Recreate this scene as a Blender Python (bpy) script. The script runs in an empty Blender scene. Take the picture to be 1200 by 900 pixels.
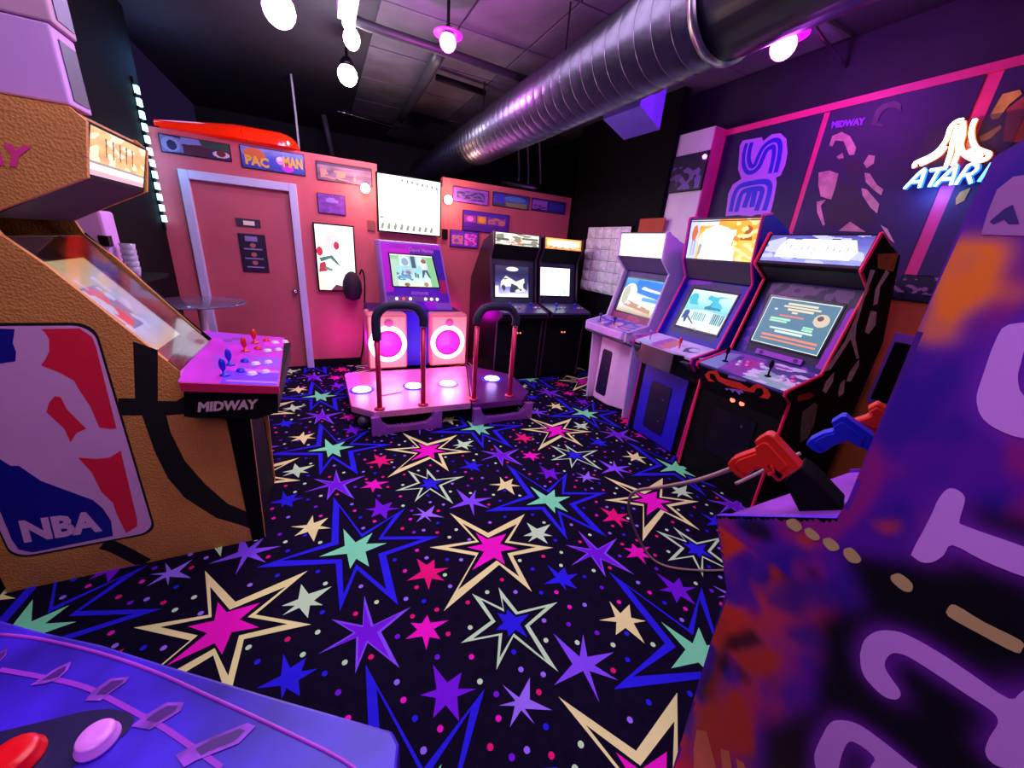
import bpy, bmesh, math, random
from mathutils import Matrix, Vector, noise
from mathutils.geometry import tessellate_polygon

PI = math.pi
scene = bpy.context.scene
COL = scene.collection


def lin(h):
    """sRGB hex string or 0-255 triple to linear rgb"""
    if isinstance(h, str):
        h = h.lstrip('#')
        h = [int(h[i:i + 2], 16) for i in (0, 2, 4)]
    return tuple(((c / 255) / 12.92 if c / 255 <= .04045 else ((c / 255 + .055) / 1.055) ** 2.4) for c in h)


# ------------------------------------------------------------------ camera
CAM_H = 1.6
cam_data = bpy.data.cameras.new('camera')
cam = bpy.data.objects.new('camera', cam_data)
COL.objects.link(cam)
cam_data.sensor_fit = 'HORIZONTAL'
cam_data.sensor_width = 36.0
cam_data.lens = 36.0 * 439.0 / 1200.0
cam_data.clip_start = 0.02
cam_data.clip_end = 60
pitch, roll, yaw = math.radians(19.66), math.radians(4.93), math.radians(27.2)
cam.matrix_world = (Matrix.Translation((0, 0, CAM_H)) @ Matrix.Rotation(-yaw, 4, 'Z')
                    @ Matrix.Rotation(PI / 2 - pitch, 4, 'X') @ Matrix.Rotation(roll, 4, 'Z'))
scene.camera = cam

# ------------------------------------------------------------------ world, exposure
scene.view_settings.view_transform = 'Standard'
scene.view_settings.look = 'None'
scene.view_settings.gamma = 1.0
scene.view_settings.use_curve_mapping = False
scene.view_settings.exposure = 0.0
world = bpy.data.worlds.new('world')
scene.world = world
world.use_nodes = True
world.node_tree.nodes['Background'].inputs[0].default_value = (0.10, 0.05, 0.22, 1)
world.node_tree.nodes['Background'].inputs[1].default_value = 0.12
scene.cycles.max_bounces = 6
scene.cycles.diffuse_bounces = 3
scene.cycles.glossy_bounces = 3
scene.cycles.transmission_bounces = 5
scene.cycles.sample_clamp_indirect = 4.0
scene.cycles.caustics_reflective = False
scene.cycles.caustics_refractive = False
scene.cycles.use_denoising = True


def light(name, kind, loc, energy, color, size=.1, target=None, spot=None, parent=None, sizey=None):
    d = bpy.data.lights.new(name, kind)
    d.energy = energy
    d.color = color
    if kind == 'AREA':
        d.size = size
        if sizey:
            d.shape = 'RECTANGLE'
            d.size_y = sizey
    else:
        d.shadow_soft_size = size
    if kind == 'SPOT' and spot:
        d.spot_size = math.radians(spot)
        d.spot_blend = .6
    o = bpy.data.objects.new(name, d)
    COL.objects.link(o)
    o.location = loc
    if target is not None:
        o.rotation_euler = (Vector(target) - Vector(loc)).to_track_quat('-Z', 'Y').to_euler()
    return o


# added unseen fill lights, one above the room, one behind the camera
light('fill_wash', 'AREA', (0.55, 1.7, 3.2), 68, (.80, .67, .95), 1.9, (0.7, 1.95, 0), sizey=2.6)
light('fill_wash', 'AREA', (-0.5, -0.5, 2.6), 17, (.85, .45, .95), 1.2, (0.5, 1.6, .8))

# ------------------------------------------------------------------ materials
MATS = {}


def mat(name, color, rough=.6, metal=0.0, emit=0.0, ecol=None, bump=0.0, bscale=40.0, vary=.08, vscale=6.0, spec=.5,
        trans=0.0, alpha=1.0, coat=0.0):
    if name in MATS:
        return MATS[name]
    m = bpy.data.materials.new(name)
    m.use_nodes = True
    nt = m.node_tree
    b = nt.nodes['Principled BSDF']
    c = lin(color)
    tc = nt.nodes.new('ShaderNodeTexCoord')
    nz = nt.nodes.new('ShaderNodeTexNoise')
    nz.inputs['Scale'].default_value = vscale
    nz.inputs['Detail'].default_value = 3
    nt.links.new(tc.outputs['Object'], nz.inputs['Vector'])
    rp = nt.nodes.new('ShaderNodeValToRGB')
    rp.color_ramp.elements[0].position = .3
    rp.color_ramp.elements[1].position = .7
    rp.color_ramp.elements[0].color = (*[max(0, x * (1 - vary)) for x in c], 1)
    rp.color_ramp.elements[1].color = (*[min(1, x * (1 + vary)) for x in c], 1)
    nt.links.new(nz.outputs['Fac'], rp.inputs['Fac'])
    nt.links.new(rp.outputs['Color'], b.inputs['Base Color'])
    b.inputs['Roughness'].default_value = rough
    b.inputs['Metallic'].default_value = metal
    b.inputs['Specular IOR Level'].default_value = spec
    b.inputs['Coat Weight'].default_value = coat
    b.inputs['Transmission Weight'].default_value = trans
    b.inputs['Alpha'].default_value = alpha
    if emit:
        b.inputs['Emission Color'].default_value = (*(lin(ecol) if ecol else c), 1)
        b.inputs['Emission Strength'].default_value = emit
    if bump:
        n2 = nt.nodes.new('ShaderNodeTexNoise')
        n2.inputs['Scale'].default_value = bscale
        nt.links.new(tc.outputs['Object'], n2.inputs['Vector'])
        bp = nt.nodes.new('ShaderNodeBump')
        bp.inputs['Strength'].default_value = bump
        bp.inputs['Distance'].default_value = .01
        nt.links.new(n2.outputs['Fac'], bp.inputs['Height'])
        nt.links.new(bp.outputs['Normal'], b.inputs['Normal'])
    MATS[name] = m
    return m


def print_mat(name, emit=0.0, rough=.5):
    """colour comes from the face colours of a printed or lit picture"""
    if name in MATS:
        return MATS[name]
    m = bpy.data.materials.new(name)
    m.use_nodes = True
    nt = m.node_tree
    b = nt.nodes['Principled BSDF']
    a = nt.nodes.new('ShaderNodeAttribute')
    a.attribute_name = 'ink'
    b.inputs['Roughness'].default_value = rough
    if emit:
        nt.links.new(a.outputs['Color'], b.inputs['Emission Color'])
        b.inputs['Emission Strength'].default_value = emit
        b.inputs['Base Color'].default_value = (.02, .02, .02, 1)
    else:
        nt.links.new(a.outputs['Color'], b.inputs['Base Color'])
    MATS[name] = m
    return m


# ------------------------------------------------------------------ mesh building
ROOTM = {}
IDM = Matrix.Identity(4)


def tag(o, label, cat, group=None, kind=None):
    if label:
        o['label'] = label
    if cat:
        o['category'] = cat
    if group:
        o['group'] = group
    if kind:
        o['kind'] = kind
    return o


def root(name, loc, rz=0.0, label=None, cat=None, group=None):
    o = bpy.data.objects.new(name, None)
    COL.objects.link(o)
    o.empty_display_size = .1
    o.location = loc
    o.rotation_euler = (0, 0, rz)
    ROOTM[o.name] = Matrix.Translation(loc) @ Matrix.Rotation(rz, 4, 'Z')
    tag(o, label, cat, group)
    return o


def top_of(o):
    while o.parent:
        o = o.parent
    return o


class MB:
    """collects shapes; coordinates are in the given frame (world when None)"""

    def __init__(self, frame=None):
        self.v = []
        self.f = []
        self.c = []
        self.frame = frame or IDM

    def add(self, vs, fs, col=None):
        n = len(self.v)
        self.v += [Vector(p) for p in vs]
        self.f += [tuple(i + n for i in f) for f in fs]
        self.c += [col] * len(fs)
        return self

    def box(self, x0, x1, y0, y1, z0, z1):
        vs = [(x, y, z) for x in (x0, x1) for y in (y0, y1) for z in (z0, z1)]
        return self.add(vs, [(0, 1, 3, 2), (4, 6, 7, 5), (0, 4, 5, 1), (2, 3, 7, 6), (0, 2, 6, 4), (1, 5, 7, 3)])

    def prism(self, poly, axis, a, b):
        """poly: 2d outline in the other two axes (in xyz order)"""
        def P(p, t):
            q = list(p)
            q.insert(axis, t)
            return q
        n = len(poly)
        tris = tessellate_polygon([[Vector((p[0], p[1], 0)) for p in poly]])
        vs = [P(p, a) for p in poly] + [P(p, b) for p in poly]
        fs = [tuple(t) for t in tris] + [tuple(i + n for i in reversed(t)) for t in tris]
        fs += [(i, (i + 1) % n, (i + 1) % n + n, i + n) for i in range(n)]
        return self.add(vs, fs)

    def sheet(self, polys, plane, c):
        """flat printed shapes on the plane axis=c ; polys = list of (outer, hole...)"""
        ax = 'XYZ'.index(plane)
        for loops in polys:
            if not isinstance(loops[0][0], (list, tuple)):
                loops = [loops]
            flat = [p for l in loops for p in l]
            tris = tessellate_polygon([[Vector((p[0], p[1], 0)) for p in l] for l in loops])
            vs = []
            for p in flat:
                q = list(p)
                q.insert(ax, c)
                vs.append(q)
            self.add(vs, [tuple(t) for t in tris])
        return self

    def sheet3(self, poly):
        k = [Vector((p[1], p[2], 0)) for p in poly]
        return self.add(poly, [tuple(t) for t in tessellate_polygon([k])])

    def ribbon(self, pts, w, plane, c):
        ax = 'XYZ'.index(plane)
        P = [Vector(p) for p in smooth(pts, 3)]
        L, R = [], []
        for i, p in enumerate(P):
            d = (P[min(i + 1, len(P) - 1)] - P[max(i - 1, 0)]).normalized()
            n = Vector((-d.y, d.x))
            L.append(p + n * w / 2)
            R.append(p - n * w / 2)
        vs = []
        for p in L + R:
            q = list(p)
            q.insert(ax, c)
            vs.append(q)
        n = len(P)
        return self.add(vs, [(i, i + 1, n + i + 1, n + i) for i in range(n - 1)])

    def ring(self, p0, p1, r0, r1, seg=16, caps=(True, True)):
        p0, p1 = Vector(p0), Vector(p1)
        d = (p1 - p0).normalized()
        u = d.orthogonal().normalized()
        w = d.cross(u)
        vs = []
        for p, r in ((p0, r0), (p1, r1)):
            for i in range(seg):
                a = 2 * PI * i / seg
                vs.append(p + (u * math.cos(a) + w * math.sin(a)) * r)
        fs = [(i, (i + 1) % seg, (i + 1) % seg + seg, i + seg) for i in range(seg)]
        if caps[0]:
            fs.append(tuple(reversed(range(seg))))
        if caps[1]:
            fs.append(tuple(range(seg, 2 * seg)))
        return self.add(vs, fs)

    def cyl(self, p0, p1, r, seg=16):
        return self.ring(p0, p1, r, r, seg)

    def lathe(self, prof, origin, axis=(0, 0, 1), seg=20):
        """prof: (radius, height) pairs along the axis"""
        o = Vector(origin)
        d = Vector(axis).normalized()
        u = d.orthogonal().normalized()
        w = d.cross(u)
        vs, fs = [], []
        for r, h in prof:
            for i in range(seg):
                a = 2 * PI * i / seg
                vs.append(o + d * h + (u * math.cos(a) + w * math.sin(a)) * r)
        for k in range(len(prof) - 1):
            for i in range(seg):
                a, b = k * seg + i, k * seg + (i + 1) % seg
                fs.append((a, b, b + seg, a + seg))
        fs.append(tuple(reversed(range(seg))))
        fs.append(tuple(range((len(prof) - 1) * seg, len(prof) * seg)))
        return self.add(vs, fs)

    def ball(self, c, r, seg=14, sz=1.0):
        prof = [(max(1e-4, r * math.sin(PI * k / 8)), -r * sz * math.cos(PI * k / 8)) for k in range(9)]
        return self.lathe(prof, c, (0, 0, 1), seg)

    def tube(self, pts, r, seg=8, sub=4, closed=False):
        P = [Vector(p) for p in (smooth(pts, sub) if sub > 1 else pts)]
        vs, fs = [], []
        up = None
        n = len(P)
        for i, p in enumerate(P):
            d = (P[min(i + 1, n - 1)] - P[max(i - 1, 0)])
            d = d.normalized() if d.length > 1e-9 else Vector((0, 0, 1))
            if up is None:
                up = d.orthogonal().normalized()
            else:
                up = (up - d * up.dot(d)).normalized()
            w = d.cross(up)
            for k in range(seg):
                a = 2 * PI * k / seg
                vs.append(p + (up * math.cos(a) + w * math.sin(a)) * r)
        for i in range(n - 1):
            for k in range(seg):
                a, b = i * seg + k, i * seg + (k + 1) % seg
                fs.append((a, b, b + seg, a + seg))
        fs.append(tuple(reversed(range(seg))))
        fs.append(tuple(range((n - 1) * seg, n * seg)))
        return self.add(vs, fs)

    def build(self, name, m, parent=None, kind=None, label=None, cat=None, group=None, smooth_=False, bevel=0.0,
              world_mesh=False):
        W = [self.frame @ p for p in self.v]
        if parent is not None:
            inv = ROOTM[top_of(parent).name].inverted()
            loc = None
        else:
            xs = [p.x for p in W]
            ys = [p.y for p in W]
            zs = [p.z for p in W]
            loc = Vector(((min(xs) + max(xs)) / 2, (min(ys) + max(ys)) / 2, min(zs)))
            inv = Matrix.Translation(-loc)
        me = bpy.data.meshes.new(name)
        me.from_pydata([tuple(inv @ p) for p in W], [], self.f)
        me.update()
        if any(c is not None for c in self.c):
            at = me.color_attributes.new('ink', 'FLOAT_COLOR', 'CORNER')
            buf = []
            for poly, c in zip(me.polygons, self.c):
                c = c or (0, 0, 0)
                if isinstance(c[0], (tuple, list)):
                    for k in c:
                        buf += [k[0], k[1], k[2], 1.0]
                    continue
                buf += [c[0], c[1], c[2], 1.0] * poly.loop_total
            at.data.foreach_set('color', buf)
        bm = bmesh.new()
        bm.from_mesh(me)
        bmesh.ops.recalc_face_normals(bm, faces=bm.faces)
        if bevel:
            es = [e for e in bm.edges if len(e.link_faces) == 2 and e.calc_face_angle(0) > .6]
            try:
                bmesh.ops.bevel(bm, geom=es, offset=bevel, segments=2, profile=.5, affect='EDGES', clamp_overlap=True)
            except Exception:
                pass
        bm.to_mesh(me)
        bm.free()
        if smooth_:
            me.polygons.foreach_set('use_smooth', [True] * len(me.polygons))
            me.update()
        for x in (m if isinstance(m, (list, tuple)) else [m]):
            me.materials.append(x)
        o = bpy.data.objects.new(name, me)
        COL.objects.link(o)
        if parent is not None:
            o.parent = parent
        else:
            o.location = loc
            ROOTM[o.name] = Matrix.Translation(loc)
        tag(o, label, cat, group, kind)
        return o


def smooth(pts, sub):
    """Catmull-Rom through the points"""
    if sub <= 1 or len(pts) < 3:
        return pts
    P = [Vector(p) for p in pts]
    out = []
    n = len(P)
    for i in range(n - 1):
        a, b, c, d = P[max(i - 1, 0)], P[i], P[i + 1], P[min(i + 2, n - 1)]
        for k in range(sub):
            t = k / sub
            out.append(.5 * ((2 * b) + (c - a) * t + (2 * a - 5 * b + 4 * c - d) * t * t + (3 * b - a - 3 * c + d) * t ** 3))
    out.append(P[-1])
    return out


def text_verts(s, bold=.02, shear=0.0, spacing=1.0):
    cu = bpy.data.curves.new('lettering', 'FONT')
    cu.body = s
    cu.offset = bold
    cu.shear = shear
    cu.space_character = spacing
    cu.resolution_u = 2
    o = bpy.data.objects.new('lettering', cu)
    COL.objects.link(o)
    bpy.context.view_layer.update()
    me = bpy.data.meshes.new_from_object(o.evaluated_get(bpy.context.evaluated_depsgraph_get()))
    vs = [v.co.copy() for v in me.vertices]
    fs = [tuple(p.vertices) for p in me.polygons]
    bpy.data.objects.remove(o)
    bpy.data.curves.remove(cu)
    bpy.data.meshes.remove(me)
    return vs, fs


def lettering(s, BL, BR, TL, m, parent, frame=None, bold=.02, shear=0.0, name='lettering', off=None, spacing=1.0):
    """flat letters fitted to the parallelogram BL, BR, TL"""
    vs, fs = text_verts(s, bold, shear, spacing)
    BL, BR, TL = Vector(BL), Vector(BR), Vector(TL)
    x0, x1 = min(v.x for v in vs), max(v.x for v in vs)
    y0, y1 = min(v.y for v in vs), max(v.y for v in vs)
    out = [BL + (BR - BL) * ((v.x - x0) / (x1 - x0)) + (TL - BL) * ((v.y - y0) / (y1 - y0)) for v in vs]
    b = MB(frame)
    b.add(out, fs)
    return b.build(name, m, parent)


def pip(x, y, P):
    r = False
    j = len(P) - 1
    for i in range(len(P)):
        if (P[i][1] > y) != (P[j][1] > y) and x < (P[j][0] - P[i][0]) * (y - P[i][1]) / (P[j][1] - P[i][1]) + P[i][0]:
            r = not r
        j = i
    return r


def paint(bg, shapes, seed=0, noisy=.0, ns=6.0):
    """colour function of u,v in 0..1 (v up); shapes drawn in order"""
    prep = []
    for s in shapes:
        prep.append((s[0], s[1], lin(s[2])))
    bg = [lin(c) for c in (bg if isinstance(bg, (list, tuple)) and isinstance(bg[0], str) else [bg])]

    def fn(u, v):
        t = v * (len(bg) - 1)
        i = min(int(t), len(bg) - 2) if len(bg) > 1 else 0
        c = bg[i] if len(bg) == 1 else tuple(a + (b - a) * (t - i) for a, b in zip(bg[i], bg[i + 1]))
        if noisy:
            k = noise.noise(Vector((u * ns, v * ns, seed * 7.3)))
            c = tuple(max(0, x * (1 + noisy * k * 2)) for x in c)
        for kind, q, col in prep:
            if kind == 'r' and q[0] <= u <= q[2] and q[1] <= v <= q[3]:
                c = col
            elif kind == 'e' and ((u - q[0]) / q[2]) ** 2 + ((v - q[1]) / q[3]) ** 2 <= 1:
                c = col
            elif kind == 'p' and pip(u, v, q):
                c = col
            elif kind == 'n' and q[0] <= u <= q[2] and q[1] <= v <= q[3] and \
                    noise.noise(Vector((u * q[4], v * q[4], seed + q[5]))) > q[6]:
                c = col
        return c
    return fn


def art(name, P, nx, ny, fn, m, parent, frame=None, label=None):
    """P(u,v) -> point; a finely divided sheet whose faces carry the print"""
    nx, ny = nx * 2, ny * 2
    b = MB(frame)
    vs = [P(i / nx, j / ny) for j in range(ny + 1) for i in range(nx + 1)]
    base = len(b.v)
    b.v += [Vector(p) for p in vs]
    for j in range(ny):
        for i in range(nx):
            a = base + j * (nx + 1) + i
            b.f.append((a, a + 1, a + nx + 2, a + nx + 1))
            b.c.append(fn((i + .5) / nx, (j + .5) / ny))
    return b.build(name, m, parent, label=label)

# ------------------------------------------------------------------ traced outlines in metres
CARPET_U=[1.2389, 0.0076]
CARPET_W=[0.0835, -1.1605]
CARPET_O=[0.736, 1.5214]
MOTIFS=[('cream',[[(-0.131,0.3636),(0.0306,0.114),(0.318,0.1904),(0.1195,0.0105),(0.3393,-0.1278),(0.0925,-0.0979),(0.0812,-0.3443),(-0.0037,-0.1293),(-0.3536,-0.2851),(-0.0994,-0.025),(-0.318,0.122),(-0.0601,0.0812)],[(-0.0871,0.246),(0.0156,0.0772),(0.2285,0.124),(0.0914,0.009),(0.2476,-0.0886),(0.0719,-0.0724),(0.0625,-0.2379),(-0.005,-0.0974),(-0.2573,-0.1989),(-0.0776,-0.0113),(-0.2238,0.0866),(-0.0464,0.0641)]]),('magenta',[[(-0.0385,0.1396),(0.0059,0.0687),(0.1297,0.0685),(0.0613,0.0084),(0.1411,-0.0624),(0.0419,-0.0454),(0.0259,-0.1386),(-0.0095,-0.0743),(-0.1512,-0.1111),(-0.0449,-0.0148),(-0.1234,0.0488),(-0.0321,0.0399)]]),('blue',[[(0.4512,0.7724),(0.5877,0.3653),(0.8577,0.5074),(0.6921,0.3024),(0.9935,0.1941),(0.6908,0.1563),(0.6987,-0.1692),(0.5414,0.1092),(0.4531,-0.1063),(0.4451,0.1903),(0.0863,0.2998),(0.429,0.3573)],[(0.4806,0.6638),(0.5851,0.3363),(0.7848,0.4621),(0.6656,0.2875),(0.8971,0.2058),(0.6539,0.181),(0.6598,-0.0623),(0.5411,0.1495),(0.4721,-0.0182),(0.4763,0.2097),(0.1929,0.3068),(0.4637,0.3262)]]),('mint',[[(0.4944,0.4427),(0.5495,0.3088),(0.644,0.3529),(0.6021,0.2777),(0.7071,0.2441),(0.5929,0.2202),(0.5995,0.1092),(0.5439,0.186),(0.5105,0.1288),(0.5019,0.2386),(0.3694,0.268),(0.4947,0.3012)]]),('violet',[[(0.561,-0.06),(0.5822,-0.2282),(0.7497,-0.2014),(0.609,-0.2742),(0.6557,-0.4537),(0.5514,-0.3011),(0.4952,-0.41),(0.5101,-0.2611),(0.3633,-0.2757),(0.5008,-0.2337),(0.4165,-0.1326),(0.5397,-0.2132)],[(0.5567,-0.1104),(0.5724,-0.2349),(0.6964,-0.215),(0.5923,-0.2689),(0.6268,-0.4017),(0.5496,-0.2888),(0.508,-0.3694),(0.519,-0.2592),(0.4104,-0.27),(0.5122,-0.2389),(0.4498,-0.1641),(0.541,-0.2238)]]),('purple',[[(0.5567,-0.1104),(0.5724,-0.2349),(0.6964,-0.215),(0.5923,-0.2689),(0.6268,-0.4017),(0.5496,-0.2888),(0.508,-0.3694),(0.519,-0.2592),(0.4104,-0.27),(0.5122,-0.2389),(0.4498,-0.1641),(0.541,-0.2238)]]),('cream',[[(0.3342,0.6271),(0.3402,0.5519),(0.4169,0.5737),(0.3739,0.5145),(0.4288,0.4736),(0.3648,0.4883),(0.3425,0.3927),(0.3121,0.4842),(0.2459,0.4742),(0.2922,0.524),(0.22,0.5623),(0.3046,0.547)]]),('red',[[(-0.4009,0.0663),(-0.3634,0.0056),(-0.3157,0.0286),(-0.3313,-0.0317),(-0.2613,-0.0537),(-0.3306,-0.0662),(-0.3042,-0.1236),(-0.3604,-0.0878),(-0.3898,-0.1485),(-0.3925,-0.0706),(-0.4781,-0.0558),(-0.4002,-0.0248)]]),('magenta',[[(-0.4277,-0.2763),(-0.425,-0.3184),(-0.3453,-0.3372),(-0.418,-0.3536),(-0.404,-0.4077),(-0.4438,-0.3814),(-0.469,-0.4304),(-0.4711,-0.3668),(-0.5405,-0.3521),(-0.4845,-0.3302),(-0.5046,-0.2863),(-0.4607,-0.3077)]]),('sage',[[(0.2918,0.1146),(0.325,0.0417),(0.4241,0.0484),(0.348,-0.0059),(0.3849,-0.0451),(0.3318,-0.0254),(0.325,-0.0904),(0.2894,-0.0222),(0.2238,-0.0369),(0.2709,-0.0028),(0.2184,0.0167),(0.2829,0.0285)]]),('sage',[[(-0.2009,-0.2446),(-0.0917,-0.3754),(-0.0643,-0.2585),(-0.0341,-0.416),(0.1707,-0.4428),(-0.0161,-0.4996),(0.0006,-0.7194),(-0.1055,-0.5176),(-0.2298,-0.6161),(-0.1628,-0.4888),(-0.3275,-0.457),(-0.1678,-0.4109)],[(-0.1703,-0.295),(-0.0934,-0.3922),(-0.0726,-0.321),(-0.0484,-0.4268),(0.1045,-0.4455),(-0.0354,-0.4917),(-0.0238,-0.6577),(-0.0976,-0.5041),(-0.198,-0.5765),(-0.144,-0.4838),(-0.2733,-0.4589),(-0.1504,-0.4232)]]),('blue',[[(-0.1269,-0.3852),(-0.0911,-0.4112),(-0.0757,-0.3858),(-0.0556,-0.437),(0.01,-0.4478),(-0.0529,-0.4759),(-0.0491,-0.5455),(-0.0829,-0.4929),(-0.1265,-0.5105),(-0.1186,-0.4785),(-0.1658,-0.4593),(-0.1194,-0.4416)]]),('blue',[[(0.241,-0.2211),(0.269,-0.2933),(0.3227,-0.2734),(0.3082,-0.3234),(0.3656,-0.3357),(0.3008,-0.3546),(0.3066,-0.4149),(0.2613,-0.3676),(0.2481,-0.401),(0.2417,-0.3506),(0.1616,-0.3268),(0.2398,-0.3116)]]),('violet',[[(-0.0162,0.5888),(0.0343,0.4571),(0.1086,0.5346),(0.0656,0.4441),(0.1849,0.4158),(0.0724,0.4038),(0.1258,0.3192),(0.0391,0.3934),(0.004,0.2831),(0.0143,0.4037),(-0.1257,0.4046),(-0.0108,0.4444)]]),('lav',[[(-0.3131,0.4857),(-0.2722,0.4203),(-0.2009,0.467),(-0.2378,0.398),(-0.1771,0.3343),(-0.2694,0.3783),(-0.2586,0.3208),(-0.2837,0.3795),(-0.3451,0.3484),(-0.2996,0.4011),(-0.354,0.4256),(-0.29,0.4148)]]),('purple',[[(-0.5419,0.6611),(-0.5079,0.5754),(-0.4457,0.589),(-0.4768,0.538),(-0.4115,0.5106),(-0.4875,0.5135),(-0.5056,0.4353),(-0.5346,0.5029),(-0.5877,0.4819),(-0.5622,0.5398),(-0.6134,0.5716),(-0.5523,0.5669)]])]
DOTS=[(-0.138,0.206,'w'),(-0.194,0.16,'w'),(-0.092,0.102,'l'),(0.075,0.194,'l'),(0.185,0.21,'b'),(0.396,0.077,'w'),(0.551,-0.001,'l'),(0.382,-0.082,'b'),(0.516,-0.144,'r'),(0.364,-0.175,'w'),(0.311,-0.255,'w'),(0.461,-0.35,'w'),(0.389,-0.365,'b'),(0.252,-0.163,'r'),(0.114,-0.143,'w'),(0.153,-0.22,'b'),(-0.183,-0.024,'l'),(-0.253,0.005,'b'),(-0.292,-0.089,'w'),(-0.287,-0.165,'l'),(-0.029,-0.223,'r'),(-0.128,-0.264,'w'),(0.004,-0.315,'l'),(-0.235,-0.283,'r'),(-0.381,-0.266,'r'),(0.122,-0.366,'b'),(0.196,-0.392,'m'),(0.212,-0.487,'m'),(0.288,-0.505,'l'),(0.06,-0.502,'l'),(-0.249,0.221,'r'),(-0.267,-0.406,'w'),(-0.063,0.574,'w'),(0.157,-0.561,'p'),(0.172,0.516,'p'),(0.061,0.513,'w'),(0.204,0.443,'w'),(0.298,0.461,'b'),(0.22,0.368,'b'),(0.133,0.357,'r'),(-0.133,-0.578,'b'),(-0.22,0.508,'l'),(-0.145,0.456,'l'),(-0.305,-0.529,'m'),(-0.39,0.53,'w'),(-0.348,0.464,'p'),(-0.193,0.407,'r'),(0.46,-0.556,'m'),(0.433,-0.455,'p'),(-0.388,0.126,'m'),(-0.511,0.101,'b'),(-0.352,0.055,'l'),(-0.475,0.009,'m'),(-0.441,-0.111,'r'),(0.609,-0.117,'w'),(-0.501,-0.157,'l'),(-0.426,-0.2,'b'),(-0.491,-0.258,'r'),(-0.569,-0.328,'p'),(-0.366,-0.398,'r'),(0.558,-0.367,'r'),(-0.435,-0.476,'p'),(0.363,0.167,'b'),(0.637,-0.502,'l'),(0.649,-0.573,'m'),(-0.647,0.506,'b'),(-0.573,0.441,'m'),(-0.64,0.404,'l'),(-0.431,0.324,'r'),(-0.372,0.389,'m'),(-0.225,0.299,'b'),(-0.319,0.267,'l'),(-0.375,0.27,'p'),(0.374,0.375,'w')]
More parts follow.
